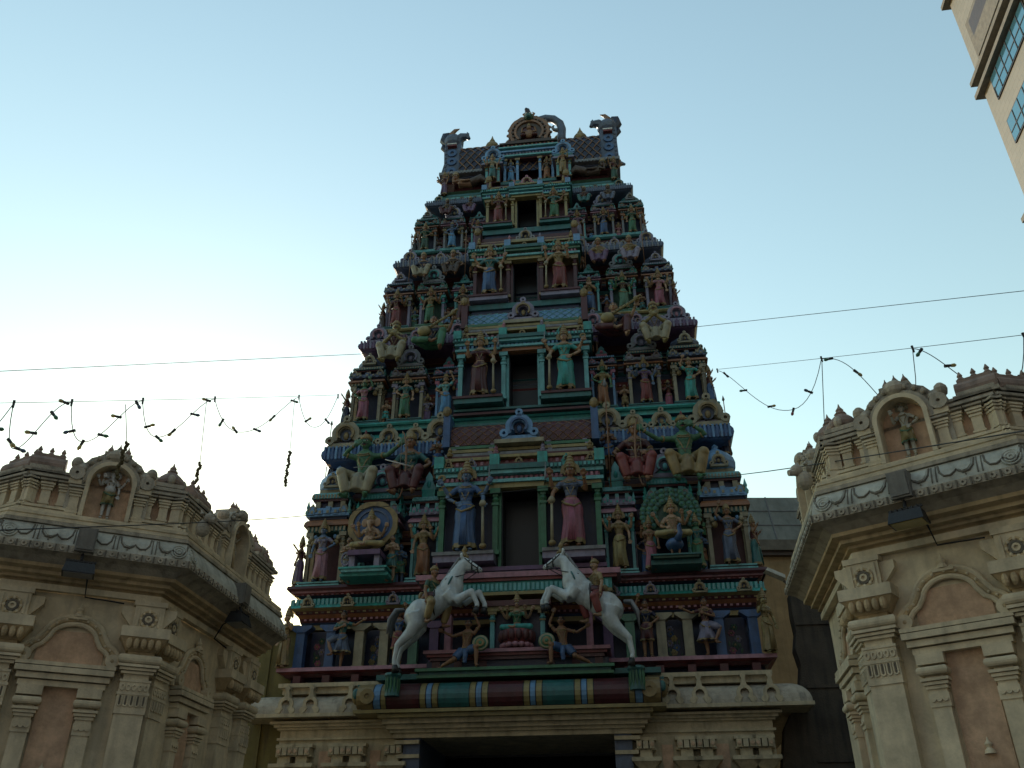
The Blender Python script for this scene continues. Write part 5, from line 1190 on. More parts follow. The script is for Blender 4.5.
def build_shrine(flip, loc, rz, label, a1, L_P):
    POLY = [(-CH - L_S * math.cos(a0), L_S * math.sin(a0)), e0, e1, (L_P * math.cos(a1), L_P * math.sin(a1))]
    FACES = [(POLY[0], -a0, L_S), (e0, 0, CH), (e1, a1, L_P)]
    nc2 = min(1.75, L_P * .54)
    F = Matrix.Scale(-1, 4, (1, 0, 0)) if flip else Matrix.Identity(4)
    root = thing('shrine', label, 'shrine building', loc, rz, 'cream shrines flanking the gate tower')
    def NB():
        m = MB(); m.M = F.copy(); return m
    def done(m, name, parent=root, smooth=False, label=None):
        if flip: m.f = [f[::-1] for f in m.f]
        return m.build(name, parent, smooth, label)
    def sweep(m, prof, mat, caps=True):
        rows = [[(q.x, q.y, z) for q in offs(POLY, ins)] for ins, z in prof]
        for r0, r1 in zip(rows, rows[1:]):
            n = len(r0); m.add(r0 + r1, [(i, i + 1, i + 1 + n, i + n) for i in range(n - 1)], mat)
        if caps:
            for e in (0, -1):
                q = offs(POLY, 1.3)[e]; pts = [r[e] for r in rows] + [(q.x, q.y, prof[-1][1]), (q.x, q.y, prof[0][1])]
                m.add(pts, [list(range(len(pts)))], mat)
    w_ = NB(); sweep(w_, [(.47, 0), (.47, 4.68)], 'stone_cream'); sweep(w_, [(.36, 0), (.36, .5), (.40, .56)], 'stone_cream')
    wall = done(w_, 'wall')
    c_ = NB()
    sweep(c_, [(.46, 4.66), (.38, 4.66), (.38, 4.73), (.44, 4.735)], 'stone_cream')
    sweep(c_, [(.44, 4.735), (.41, 4.76), (.36, 4.77), (.36, 4.80)], 'stone_tan'); sweep(c_, [(.36, 4.80), (.28, 4.81), (.28, 4.85), (.20, 4.87), (.20, 4.91)], 'stone_tan')
    sweep(c_, [(.20, 4.91), (.12, 4.97), (.03, 5.0), (.0, 5.0)], 'stone_grey'); sweep(c_, [(.0, 5.0), (.0, 5.085), (.02, 5.09)], 'stone_grey')
    sweep(c_, [(.02, 5.09), (.035, 5.16), (.065, 5.24), (.12, 5.325), (.16, 5.33)], 'scroll_white')
    sweep(c_, [(.16, 5.33), (.10, 5.335), (.10, 5.375), (.16, 5.38)], 'stone_grey'); sweep(c_, [(.16, 5.38), (.12, 5.385), (.12, 5.42), (.15, 5.425), (.15, 5.44), (.135, 5.445), (.135, 5.48), (.20, 5.485), (.20, 5.52), (.9, 5.53)], 'stone_cream')
    eave = done(c_, 'eave')
    # carved lip and scroll relief along every face
    for fi_, ((ox, oy), an, L) in enumerate(FACES):
        FM = F @ Matrix.Translation((ox, oy, 0)) @ Matrix.Rotation(an, 4, 'Z')
        m = NB(); m.M = FM
        n = int(L / .13)
        for i in range(n):
            x = L * (i + .5) / n
            m.arch(x, 5.042, .012, .034, 0, 360, -.018, .01, 'stone_grey', 8)
            m.box(x + .05, x + .065, -.014, .01, 5.008, 5.078, 'groove')
        done(m, 'carved_lip', eave)
        m = NB(); m.M = FM
        if fi_ == 2: ns_scale = 1.0
        def sp(x, f):   # point on the sloped scroll panel, f 0..1 up
            y = .02 + .10 * f ** 1.5; return (x, y - .006, 5.10 + .215 * f)
        ns = max(2, int(round(L / .42))); p = L / ns
        for i in range(ns if fi_ < 2 else 0):
            x = p * i
            m.tube([sp(x + p * q, f) for q, f in ((.10, .95), (.13, .55), (.22, .30), (.36, .26), (.46, .40), (.50, .52), (.54, .40), (.64, .26), (.78, .30), (.87, .55), (.90, .95))], .011, 'groove', 6)
            m.tube([sp(x + p * q, f) for q, f in ((.16, .95), (.19, .60), (.27, .40), (.37, .38), (.44, .5))], .007, 'scroll_white', 6)
            for q in (-.05, .05): m.tube([sp(x + p * q + .0, f) for f in (.08, .4, .7, .95)], .007, 'groove', 6)
            m.tube([sp(x + p * (.30 + .02 * math.sin(t)), .1 + .02 * t) for t in (0, 1, 2, 3)], .006, 'groove', 5)
        for xe in (.14, L - .14):
            for r_ in (.085, .055, .025): m.tube([(xe + r_ * math.cos(t), sp(0, .5 + r_ * 4.5 * math.sin(t))[1] - .006, 5.195 + r_ * math.sin(t)) for t in [2 * PI * k / 14 for k in range(15)]], .010, 'scroll_white', 6)
        done(m, 'scroll_relief', eave)
        # pilasters
        def pil(x, wd):
            m = NB(); m.M = FM; yb = .48; yf = .35; q = wd / 2
            m.box(x - q, x + q, yf, yb, .55, 3.39, 'stone_cream')
            m.box(x - q - .01, x + q + .01, yf - .012, yb, 3.39, 3.59, 'stone_cream'); m.box(x - q - .018, x + q + .018, yf - .02, yb, 3.59, 3.62, 'stone_cream')
            m.box(x - q - .006, x + q + .006, yf - .008, yb, 3.62, 3.73, 'stone_cream'); m.box(x - q - .012, x + q + .012, yf - .016, yb, 3.73, 3.755, 'stone_cream')
            for k in range(5):
                xx = x - q + wd * (k + .5) / 5; m.arch(xx, 3.49, .012, .026, 180, 360, yf - .026, yf, 'stone_cream', 8); m.box(xx - .026, xx - .013, yf - .026, yf, 3.49, 3.58, 'stone_cream'); m.box(xx + .013, xx + .026, yf - .026, yf, 3.49, 3.58, 'stone_cream')
                m.box(xx - .007, xx + .007, yf - .018, yf, 3.475, 3.58, 'groove')
                m.arch(xx, 3.675, .012, .028, 0, 360, yf - .020, yf, 'stone_cream', 10, 1.5)
            m.box(x - q + .02, x + q - .02, yf + .01, yb, 3.755, 3.82, 'stone_cream')
            for i_, zz in enumerate((3.82, 3.855, 3.89)): m.box(x - q - .02 - .022 * i_, x + q + .02 + .022 * i_, yf - .02 - .022 * i_, yb, zz, zz + .028, 'stone_cream'); m.box(x - q - .01, x + q + .01, yf - .01, yb, zz + .028, zz + .035, 'groove')
            for i_ in range(6):
                t0, t1 = -PI / 2 + PI * i_ / 6, -PI / 2 + PI * (i_ + 1) / 6; o0, o1 = .045 + .035 * math.cos(t0), .045 + .035 * math.cos(t1)
                m.taper(x - q - o0, x + q + o0, yf - o0, yb, 3.975 + .05 * math.sin(t0), x - q - o1, x + q + o1, yf - o1, yb, 3.975 + .05 * math.sin(t1), 'stone_cream')
            m.box(x - q + .01, x + q - .01, yf + .01, yb, 4.025, 4.07, 'stone_tan')
            m.taper(x - q - .01, x + q + .01, yf - .01, yb, 4.07, x - q - .10, x + q + .10, yf - .10, yb, 4.21, 'stone_tan')
            for k in range(5):
                xx = x - q - .04 + (wd + .08) * (k + .5) / 5; m.ell((xx, yf - .075, 4.14), ((wd + .08) / 10.5, .05, .065), 'stone_tan', 8, 6)
            m.box(x - q - .11, x + q + .11, yf - .115, yb, 4.21, 4.325, 'stone_cream')
            m.box(x - q - .01, x + q + .01, yf - .02, yb, 4.325, 4.59, 'stone_cream'); m.box(x - q - .03, x + q + .03, yf - .035, yb, 4.59, 4.65, 'stone_cream')
            for r_, mm in ((.10, 'stone_tan'), (.065, 'groove'), (.04, 'stone_cream')):
                m.arch(x, 4.435, r_ - .02, r_, 0, 360, yf - .04, yf - .01, mm, 14)
            for k in range(8): m.ell((x + .085 * math.cos(k * PI / 4), yf - .03, 4.435 + .085 * math.sin(k * PI / 4)), (.022, .015, .022), 'stone_cream', 6, 5)
            for sx_ in (-1, 1):
                xx = x + sx_ * (q - .035); m.box(xx - .012, xx + .012, yf - .035, yf, 4.35, 4.57, 'stone_cream')
                m.prism([(x + sx_ * (q + .01), 4.34), (x + sx_ * (q + .15), 4.5), (x + sx_ * (q + .15), 4.58), (x + sx_ * (q + .01), 4.58)], yf + .03, yb, 'stone_cream')
            done(m, 'pilaster', wall)
        # blind niche with trefoil arch
        def bay(cx, wd):
            m = NB(); m.M = FM; yb = .475; s = wd / 1.04
            m.box(cx - .20 * s, cx + .20 * s, .45, yb, .55, 3.62, 'stone_pink')
            m.box(cx - .36 * s, cx + .36 * s, .45, yb, 3.84, 4.24, 'stone_pink')
            for sx_ in (-1, 1):
                xx = cx + sx_ * .31 * s; q = .085 * s
                m.box(xx - q, xx + q, .38, yb, .55, 3.14, 'stone_cream'); m.box(xx - q - .01, xx + q + .01, .37, yb, 3.14, 3.26, 'stone_cream')
                for k in range(3): m.arch(xx - q + 2 * q * (k + .5) / 3, 3.21, .012, .026, 180, 360, .355, .38, 'stone_cream', 8)
                for i_, (zz, oo) in enumerate(((3.30, .015), (3.335, .03), (3.37, .045))): m.box(xx - q - oo, xx + q + oo, .38 - oo, yb, zz, zz + .028, 'stone_cream')
                m.box(xx - q, xx + q, .38, yb, 3.26, 3.42, 'stone_cream')
                for i_ in range(6):
                    t0, t1 = -PI / 2 + PI * i_ / 6, -PI / 2 + PI * (i_ + 1) / 6; o0, o1 = .03 + .03 * math.cos(t0), .03 + .03 * math.cos(t1)
                    m.taper(xx - q - o0, xx + q + o0, .37 - o0, yb, 3.46 + .04 * math.sin(t0), xx - q - o1, xx + q + o1, .37 - o1, yb, 3.46 + .04 * math.sin(t1), 'stone_cream')
                m.box(xx - q - .045, xx + q + .045, .335, yb, 3.52, 3.62, 'stone_cream')
            for i_, (zz, oo) in enumerate(((3.62, 0), (3.69, .03), (3.76, .06))): m.box(cx - .46 * s - oo, cx + .46 * s + oo, .36 - oo, yb, zz, zz + .058, 'stone_cream'); m.box(cx - .44 * s - oo, cx + .44 * s + oo, .385 - oo, yb, zz + .058, zz + .07, 'groove')
            m.box(cx - .53 * s, cx + .53 * s, .31, yb, 3.83, 3.87, 'stone_cream')
            # trefoil: three lobes, two ribs each
            path = []
            for k in range(9): t = R(190 - 78 * k / 8); path.append((cx + (-.24 + .20 * math.cos(t)) * s, 3.90 + .20 * s * math.sin(t)))
            for k in range(15): t = R(170 - 160 * k / 14); path.append((cx + .26 * s * math.cos(t), 4.13 + .20 * s * math.sin(t)))
            for k in range(9): t = R(68 - 78 * k / 8); path.append((cx + (.24 + .20 * math.cos(t)) * s, 3.90 + .20 * s * math.sin(t)))
            m.tube([(x, .43, z) for x, z in path], .028, 'stone_cream', 8)
            m.tube([(cx + (x - cx) * 1.14, .43, 3.88 + (z - 3.88) * 1.11) for x, z in path], .024, 'stone_tan', 8)
            m.tube([(cx + (x - cx) * 1.26, .44, 3.88 + (z - 3.88) * 1.20) for x, z in path], .030, 'stone_cream', 8)
            for x, z in path[::2]: m.ell((cx + (x - cx) * 1.14, .40, 3.88 + (z - 3.88) * 1.11), .016, 'stone_cream', 6, 4)
            for sx_ in (-1, 1):
                m.arch(cx + sx_ * .47 * s, 3.94, .02, .075, 0, 360, .36, yb, 'stone_cream', 14); m.ell((cx + sx_ * .47 * s, .38, 3.94), .026, 'stone_tan', 8, 6)
            m.lathe([(.06, 0), (.05, .03), (.03, .05), (.045, .08), (.02, .11), (.004, .16)], (cx, .42, 4.40), 10, 'stone_cream'); m.box(cx - .10, cx + .10, .38, yb, 4.37, 4.40, 'stone_cream')
            # second finial low on the panel
            m.lathe([(.05, 0), (.04, .03), (.02, .05), (.035, .08), (.012, .11), (.004, .14)], (cx, .44, 2.72), 10, 'stone_cream')
            done(m, 'blind_niche', wall)
        if an == 0:
            pil(.36, .31); pil(CH - .31, .31); bay(CH / 2, 1.0)
        elif an == a1:
            pil(.52, .30); bay(1.45, .92)
            if L > 3: pil(2.42, .30); pil(3.1, .30)
        else:
            pil(L - .5, .30); bay(L - 1.4, .9); pil(L - 2.35, .30)
    # parapet
    pp = NB(); sweep(pp, [(.42, 5.52), (.42, 5.95), (.40, 5.96), (.40, 6.0), (1.0, 6.01)], 'stone_grey')
    par = done(pp, 'parapet')
    def mini_pil(m, x, z0, z1, y=.33):
        h = z1 - z0; m.box(x - .05, x + .05, y, .45, z0, z1, 'stone_cream')
        for f, e_ in ((0, .025), (.12, .012), (.60, .012), (.70, .02), (.78, .03), (.90, .04)): m.box(x - .05 - e_, x + .05 + e_, y - e_, .45, z0 + f * h, z0 + (f + .06) * h, 'stone_cream' if f < .8 else 'stone_grey')
    for fi, ((ox, oy), an, L) in enumerate(FACES):
        FM = F @ Matrix.Translation((ox, oy, 0)) @ Matrix.Rotation(an, 4, 'Z')
        nc = CH / 2 if fi == 1 else nc2 if fi == 2 else L - 1.75
        for half in (-1, 1):
            m = NB(); m.M = FM
            xs = [x for x in [.18 + .19 * i for i in range(int(L / .19))] if (x - nc) * half > .42 and .12 < x < L - .1]
            for i, x in enumerate(xs):
                mini_pil(m, x, 5.60, 5.97)
                if i + 1 < len(xs): m.box(x + .045, xs[i + 1] - .045, .40, .44, 5.62, 5.93, 'stone_pink')
            xa, xb = (.15, nc - .42) if half < 0 else (nc + .42, L - .15)
            if xb > xa:
                for z0, z1, e_ in ((5.97, 6.0, .06), (6.0, 6.03, .02), (6.03, 6.06, .05)): m.box(xa, xb, .33 - e_, .8, z0, z1, 'stone_grey')
            xa, xb = (.10, nc - .30) if half < 0 else (nc + .30, L - .10)
            if xb > xa:
                for q, z0, z1 in ((.26, 5.525, 5.56), (.30, 5.56, 5.58), (.27, 5.58, 5.61)): m.box(xa, xb, q, .45, z0, z1, 'stone_cream')
            if m.v: done(m, 'parapet_pilasters', par)
        # arched niche
        m = NB(); m.M = FM; cz = 5.98; yf = .22
        m.box(nc - .27, nc + .27, .40, .43, 5.53, cz, 'stone_pink')
        m.prism([(nc + .27 * math.cos(PI * i / 16), cz + .27 * math.sin(PI * i / 16)) for i in range(17)], .40, .43, 'stone_pink')
        for sx_ in (-1, 1):
            m.box(min(nc + sx_ * .235, nc + sx_ * .28), max(nc + sx_ * .235, nc + sx_ * .28), yf - .02, .5, 5.525, cz, 'stone_cream')
            mini_pil(m, nc + sx_ * .36, 5.56, 5.92, .28); m.box(min(nc + sx_ * .28, nc + sx_ * .46), max(nc + sx_ * .28, nc + sx_ * .46), .30, .6, 5.55, 5.95, 'stone_grey')
            m.box(min(nc + sx_ * .27, nc + sx_ * .47), max(nc + sx_ * .27, nc + sx_ * .47), .24, .6, 5.92, 5.98, 'stone_cream')
            m.ell((nc + sx_ * .36, .36, 6.12), (.11, .12, .13), 'stone_grey', 12, 8); m.arch(nc + sx_ * .40, 6.06, .02, .09, 0, 360, .22, .4, 'stone_grey', 12); m.ell((nc + sx_ * .43, .34, 6.22), (.07, .09, .08), 'stone_grey', 10, 6)
        m.arch(nc, cz, .235, .285, 0, 180, yf - .02, .5, 'stone_cream', 18); m.arch(nc, cz, .285, .33, -10, 190, yf + .02, .55, 'stone_grey', 18); m.arch(nc, cz, .33, .41, -5, 185, yf + .06, .6, 'stone_grey', 18, 1., .02, 9)
        for k in range(11):
            t = PI * (k + .5) / 11; m.ell((nc + .375 * math.cos(t), yf + .03, cz + .375 * math.sin(t)), .035, 'stone_grey', 6, 5)
        m.box(nc - .16, nc + .16, .28, .6, 6.36, 6.42, 'stone_grey'); m.ell((nc, .26, 6.36), (.12, .08, .09), 'stone_grey', 10, 6)
        for k in (-1, 0, 1): m.lathe([(.05, 0), (.055, .03), (.03, .06), (.04, .08), (.01, .13), (.003, .16)], (nc + k * .10, .38, 6.42 if k == 0 else 6.40), 8, 'terracotta')
        done(m, 'arched_niche', par)
        # little roofs
        def dome(x):
            m = NB(); m.M = FM
            for z0, wd in ((6.03, .40), (6.09, .34)): m.box(x - wd / 2, x + wd / 2, .30, .30 + wd, z0, z0 + .05, 'stone_grey')
            m.lathe([(.13, 0), (.17, .03), (.175, .07), (.15, .12), (.10, .17), (.06, .20), (.07, .22), (.04, .25), (.045, .27), (.015, .31), (.004, .35)], (x, .47, 6.14), 8, 'terracotta', 1., PI / 8)
            for k in range(4): m.ell((x + .15 * math.cos(k * PI / 2), .47 + .15 * math.sin(k * PI / 2), 6.2), (.05, .05, .07), 'stone_grey', 8, 6)
            done(m, 'small_dome', par)
        def barrel(x, wd):
            m = NB(); m.M = FM
            for z0, e_ in ((6.03, .02), (6.08, -.02)): m.box(x - wd / 2 - e_, x + wd / 2 + e_, .30 - e_, .74, z0, z0 + .045, 'stone_grey')
            m.tube([(x - wd / 2, .48, 6.18), (x + wd / 2, .48, 6.18)], .115, 'terracotta', 14)
            m.box(x - wd / 2 + .03, x + wd / 2 - .03, .43, .53, 6.27, 6.32, 'terracotta')
            for k in (-1, 0, 1): m.lathe([(.03, 0), (.045, .02), (.02, .05), (.03, .07), (.005, .12)], (x + k * wd * .33, .48, 6.31), 8, 'terracotta')
            done(m, 'small_barrel_roof', par)
        if fi == 1: dome(CH - .38); barrel(.30, .40)
        elif fi == 2:
            if L > 3: barrel(.75, .5); dome(2.75); barrel(3.2, .3)
            else: dome(.45); dome(1.8)
        else: barrel(L - .55, .5); dome(L - 2.7)
    # carved beast at the roof corner by the passage
    m = NB(); q = Vector((.10, .30)); m.ell((q.x, q.y, 5.62), (.09, .09, .11), 'stone_grey', 10, 8); m.ell((q.x + .05, q.y - .05, 5.74), (.07, .07, .07), 'stone_grey', 10, 8); m.tube([(q.x + .06, q.y - .06, 5.72), (q.x + .12, q.y - .12, 5.70)], [.05, .035], 'stone_grey', 8)
    for s_ in (-1, 1): m.tube([(q.x + s_ * .04, q.y, 5.80), (q.x + s_ * .06, q.y + .03, 5.87)], [.025, .006], 'stone_grey', 6)
    done(m, 'corner_beast', par)
    rt = NB(); pts = [(p_.x, p_.y, 5.98) for p_ in offs(POLY, .5)] + [(.6, 5.2, 5.98), (-3.4, 5.2, 5.98)]
    rt.add(pts, [list(range(len(pts)))], 'stone_grey'); done(rt, 'roof', root)
    return root, F
SH = []
for flip, loc, rz, label, pa, pl in ((False, (-3.83, 10.12, 0), R(24.85), 'cream shrine left of the gate tower with niche figures along its parapet', R(58), 3.35),
                             (True, (3.13, 8.68, 0), R(-39.2), 'cream shrine right of the gate tower with a standing figure in its parapet niche', R(60), 2.55)):
    root, F = build_shrine(flip, loc, rz, label, pa, pl); SH.append((root, F, Matrix.Translation(loc) @ Matrix.Rotation(rz, 4, 'Z')))
def face_point(k, fi, u, y, z):
    root, F, W_ = SH[k]; (ox, oy), an, L = FACES[fi]
    if fi == 2 and k == 1: an = R(60)
    p = W_ @ F @ Matrix.Translation((ox, oy, 0)) @ Matrix.Rotation(an, 4, 'Z') @ Vector((u, y, z))
    yaw = W_.to_euler().z + (an if k == 0 else -an)
    return p, yaw
for k, fi, u, key, bd, ga, lab in ((0, 1, CH / 2, 'elephant', 'white', 'yellow', 'white elephant headed figure in yellow loincloth, parapet niche of the left shrine'),
                                   (1, 1, CH / 2, 'niche', 'scroll_white', 'yellow', 'pale standing figure in yellow cloth in the parapet niche of the right shrine'),
                                   (0, 2, 1.75, 'four', 'stone_grey', 'stone_tan', 'weathered figure in the side niche of the left shrine facing the passage'),
                                   (1, 2, 1.377, 'four', 'stone_grey', 'stone_tan', 'weathered figure in the side niche of the right shrine facing the passage')):
    p, yaw = face_point(k, fi, u, .36, 5.57)
    statue('niche_statue', lab, Matrix.Translation(p) @ Matrix.Rotation(yaw, 4, 'Z'), key, .36, 0, False, bd, ga, 'stone_grey' if fi == 2 else 'red', 'lgreen' if fi == 1 else 'stone_tan', group='statues in the shrine parapets', crown='cream' if fi == 1 else 'stone_grey', jew='gold' if fi == 1 else 'stone_grey')
# floodlights fixed under the eaves
def eave_light(k, fi, u, lab):
    p, yaw = face_point(k, fi, u, 0, 0)
    o = thing('floodlight', lab, 'floodlight', p, yaw, 'floodlights on the shrine eaves')
    m = MB(); m.box(-.10, .10, -.06, .10, 5.02, 5.30, 'floodlight_grey'); m.box(-.085, .085, -.075, -.06, 5.04, 5.28, 'floodlight_grey'); m.build('control_box', o)
    m = MB(); m.tube([(0, .02, 5.02), (0, -.02, 4.92)], .018, 'metal_black', 8); m.box(-.16, .16, -.03, -.01, 4.90, 4.92, 'metal_black'); m.build('bracket', o)
    m = MB(); m.taper(-.17, .17, -.12, .12, 4.76, -.15, .15, -.08, .08, 4.88, 'metal_black')
    for i in range(6): m.box(-.13 + i * .05, -.12 + i * .05, -.08, .08, 4.88, 4.91, 'metal_black')
    m.build('lamp_housing', o)
    m = MB(); m.box(-.15, .15, -.10, .10, 4.752, 4.76, 'glass_yellow' if k else 'grey'); m.build('lens', o)
    m = MB(); m.tube([(.05, .1, 4.86), (.10, .26, 4.80), (.12, .36, 4.62), (.55, .37, 4.60)], .010, 'wire', 6); m.build('cable', o)
eave_light(0, 1, CH * .45, 'grey box floodlight under the chamfered eave of the left shrine')
eave_light(1, 1, CH * .55, 'grey box floodlight under the chamfered eave of the right shrine')
eave_light(0, 2, 1.6, 'dark floodlight under the passage side eave of the left shrine')

#@@BACK
# ------------------------------------------------------------------ walls and buildings behind
m = MB(); m.box(-7.5, -4.30, .55, .85, 0, 6.1, 'olive_wall'); m.box(-7.5, -4.30, .50, .90, 6.1, 6.2, 'olive_wall')
for i in range(4): m.box(-7.3 + i * .8, -7.2 + i * .8, .50, .55, 0, 6.1, 'olive_wall')
o = m.build('boundary_wall'); o.matrix_world = MT; tag(o, 'olive brown boundary wall between the left shrine and the gate tower', 'wall')
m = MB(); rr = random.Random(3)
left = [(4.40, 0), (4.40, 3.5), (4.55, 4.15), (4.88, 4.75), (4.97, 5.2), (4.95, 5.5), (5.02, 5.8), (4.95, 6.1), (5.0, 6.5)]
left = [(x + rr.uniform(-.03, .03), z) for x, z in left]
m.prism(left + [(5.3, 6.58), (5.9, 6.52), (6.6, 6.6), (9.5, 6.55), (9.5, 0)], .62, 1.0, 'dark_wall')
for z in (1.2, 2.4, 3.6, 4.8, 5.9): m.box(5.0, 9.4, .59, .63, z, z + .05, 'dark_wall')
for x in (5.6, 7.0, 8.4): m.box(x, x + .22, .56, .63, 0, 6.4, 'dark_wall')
o = m.build('shaded_grimy_wall'); o.matrix_world = MT; tag(o, 'dark brown shaded wall with a ragged edge between the gate tower and the right shrine', 'wall')
bk_ = thing('background_building', 'ochre building with grey panelled roof behind the gate tower', 'building', (0, 24, 0), 0)
m = MB(); m.box(4.4, 14, 0, 8, 0, 10.0, 'ochre_wall'); m.build('wall', bk_)
m = MB(); m.box(4.3, 14.1, -.15, 8, 10.0, 10.12, 'brown'); m.box(4.3, 14.1, -.25, 8, 10.12, 10.42, 'hotel_trim'); m.build('ledge', bk_)
m = MB(); m.taper(4.3, 14.1, -.2, 8, 10.42, 4.3, 14.1, .35, 8, 11.95, 'roof_sheet')
for i in range(10):
    x = 4.5 + i * 1.0; m.taper(x, x + .04, -.225, 0, 10.42, x, x + .04, .325, .5, 11.96, 'grey')
for f in (.33, .66): m.box(4.3, 14.1, -.2 + .55 * f - .02, .5, 10.42 + 1.53 * f, 10.45 + 1.53 * f, 'grey')
m.build('roof', bk_)
m = MB(); m.box(7.7, 8.3, -.05, .1, 4, 7.6, 'frame_dark'); m.build('window', bk_)
# unseen shop blocks behind the camera, added to shade the court
for i, (x0, x1, h_, mm, lab) in enumerate(((-62, -24, 24, 'facade_dark', 'broad dark unseen shop block added for shade, left end of the row'), (-23.8, 3, 30, 'facade_dark', 'tallest unseen shop block added for shade opposite the gate tower'), (3.2, 40, 26, 'facade_dark', 'dark grey unseen shop block added for shade, right end of the row'))):
    so = thing('shade_block', lab, 'building', ((x0 + x1) / 2, -12 - i % 2, 0), 0, 'unseen shop blocks added for shade')
    wd = (x1 - x0) / 2; m = MB(); m.box(-wd, wd, -14, 0, 0, h_, mm); m.box(-wd - .2, wd + .2, -14.2, .3, h_, h_ + .6, mm); m.build('wall', so)
    for r_ in range(int(h_ // 4)):
        for c_ in range(int(wd * 2 // 4.2)):
            x = -wd + 2.1 + c_ * 4.2; m = MB(); m.box(x - 1.1, x + 1.1, -.05, .08, 4 * r_ + 1.2, 4 * r_ + 3, 'frame_dark'); m.box(x - 1.0, x + 1.0, .08, .10, 4 * r_ + 1.3, 4 * r_ + 2.9, 'glass_blue'); m.build('window', so)
# floodlight on an arm in front of that building
o = thing('arm_floodlight', 'pale floodlight on a short arm sticking out above the dark wall', 'floodlight', (4.60, 14.6, 6.18))
m = MB(); m.tube([(.25, 0, -.02), (.05, -.1, .0), (-.1, -.2, .10)], .025, 'floodlight_grey', 8); m.build('arm', o)
m = MB(); m.M = Matrix.Translation((-.2, -.25, .14)) @ Matrix.Rotation(R(25), 4, 'Y'); m.taper(-.17, .17, -.09, .09, -.03, -.15, .15, -.06, .06, .04, 'scroll_white'); m.build('lamp_housing', o)
# tall hotel
ht = thing('high_rise', 'tall beige tiled building with blue windows at the upper right', 'building', (18.46, 24.0, 0), R(-9 + 9))
hd = R(9.0)      # its visible face runs towards the camera: local -Y
ht.rotation_euler = (0, 0, -hd)
m = MB(); m.box(0, 14, -26, 0, 0, 60, 'hotel_tile'); m.build('wall', ht)
def zpt(z): return z
ht.scale = (1.4, 1.4, 1.4); ht.location = (25.84, 33.6, -.64)
for z in (28.78, 29.50, 34.2, 22.5):
    m = MB(); m.box(-.26, 14, -26.2, .26, z, z + .20, 'hotel_trim'); m.build('ledge', ht)
for row, z in enumerate((16.4, 18.65, 20.9, 23.15, 25.4, 27.66)):
    for i in range(6):
        y1 = -.85 - i * 4.3; y0 = y1 - (3.4 if row % 2 else 3.2); hh_ = 1.02
        f = MB(); f.box(-.05, .04, y0 - .06, y1 + .06, z - .06, z + hh_ + .06, 'frame_dark'); fr = f.build('window', ht)
        p = MB(); p.box(-.062, -.045, y0, y1, z, z + hh_, 'pane'); p.build('pane', fr)
        f = MB()
        for k in range(1, 6): f.box(-.08, -.05, y0 + (y1 - y0) * k / 6 - .02, y0 + (y1 - y0) * k / 6 + .02, z, z + hh_, 'frame_dark')
        f.box(-.078, -.05, y0, y1, z + .40, z + .44, 'frame_dark'); f.build('mullion', fr)
        if i == 0 and row == 5:
            f = MB(); f.M = Matrix.Translation((-.06, y1, z)) @ Matrix.Rotation(R(28), 4, 'Z'); f.box(-.04, 0, -.55, 0, 0, .5, 'frame_dark'); f.build('open_sash', fr)
for i in range(5):
    y1 = -.55 - i * 4.6
    r_ = MB(); r_.box(-.03, -.005, y1 - 3.2, y1, 30.0, 32.2, 'hotel_trim'); rc_ = r_.build('balcony', ht)
    r_ = MB(); r_.box(-.036, -.02, y1 - 3.0, y1 - .3, 30.2, 32.0, 'brown'); r_.build('painted_recess', rc_)  # flat dark panel, its colour stands for the balcony's shaded depth
    r_ = MB(); r_.box(-.16, -.03, y1 - 3.0, y1 - .3, 30.0, 30.9, 'hotel_trim'); r_.build('balustrade', rc_)

#@@WIRES
# ------------------------------------------------------------------ overhead wires and festoon lights
def sag(a, b, s, n=24): 
    a, b = Vector(a), Vector(b); return [a.lerp(b, i / n) + Vector((0, 0, -4 * s * (i / n) * (1 - i / n))) for i in range(n + 1)]
def wire(a, b, s, r, label):
    m = MB(); m.tube(sag(a, b, s), r, 'wire', 6); o = m.build('overhead_wire', None, True); tag(o, label, 'wire', 'overhead wires')
wire((-3.35, 17.0, 12.36), (-10.06, 10, 7.47), 0, .006, 'thin upper wire rising from the left frame edge to the tower')
wire((4.20, 17, 13.09), (10.37, 10, 9.39), 0, .006, 'thin upper wire running from the tower to the right frame edge')
def smooth(pts, k=8):
    P_ = [Vector(p) for p in pts]; out = []
    for i in range(len(P_) - 1):
        p0, p1, p2, p3 = P_[max(0, i - 1)], P_[i], P_[i + 1], P_[min(len(P_) - 1, i + 2)]
        for j in range(k):
            t = j / k; out.append(.5 * ((2 * p1) + (p2 - p0) * t + (2 * p0 - 5 * p1 + 4 * p2 - p3) * t * t + (3 * p1 - p0 - 3 * p2 + p3) * t ** 3))
    return out + [P_[-1]]
m = MB(); m.tube(smooth([(-4.6, 5.5, 3.66), (-3.29, 12, 6.39), (-.4, 13.6, 7.45), (2.3, 14, 7.91), (3.17, 11, 6.62), (4.06, 5, 4.32)]), .0065, 'wire', 6)
o = m.build('overhead_wire', None, True); tag(o, 'black wire crossing in front of the tower figures and both shrines', 'wire', 'overhead wires')
GL = ['glass_blue', 'glass_green', 'glass_yellow', 'glass_red']
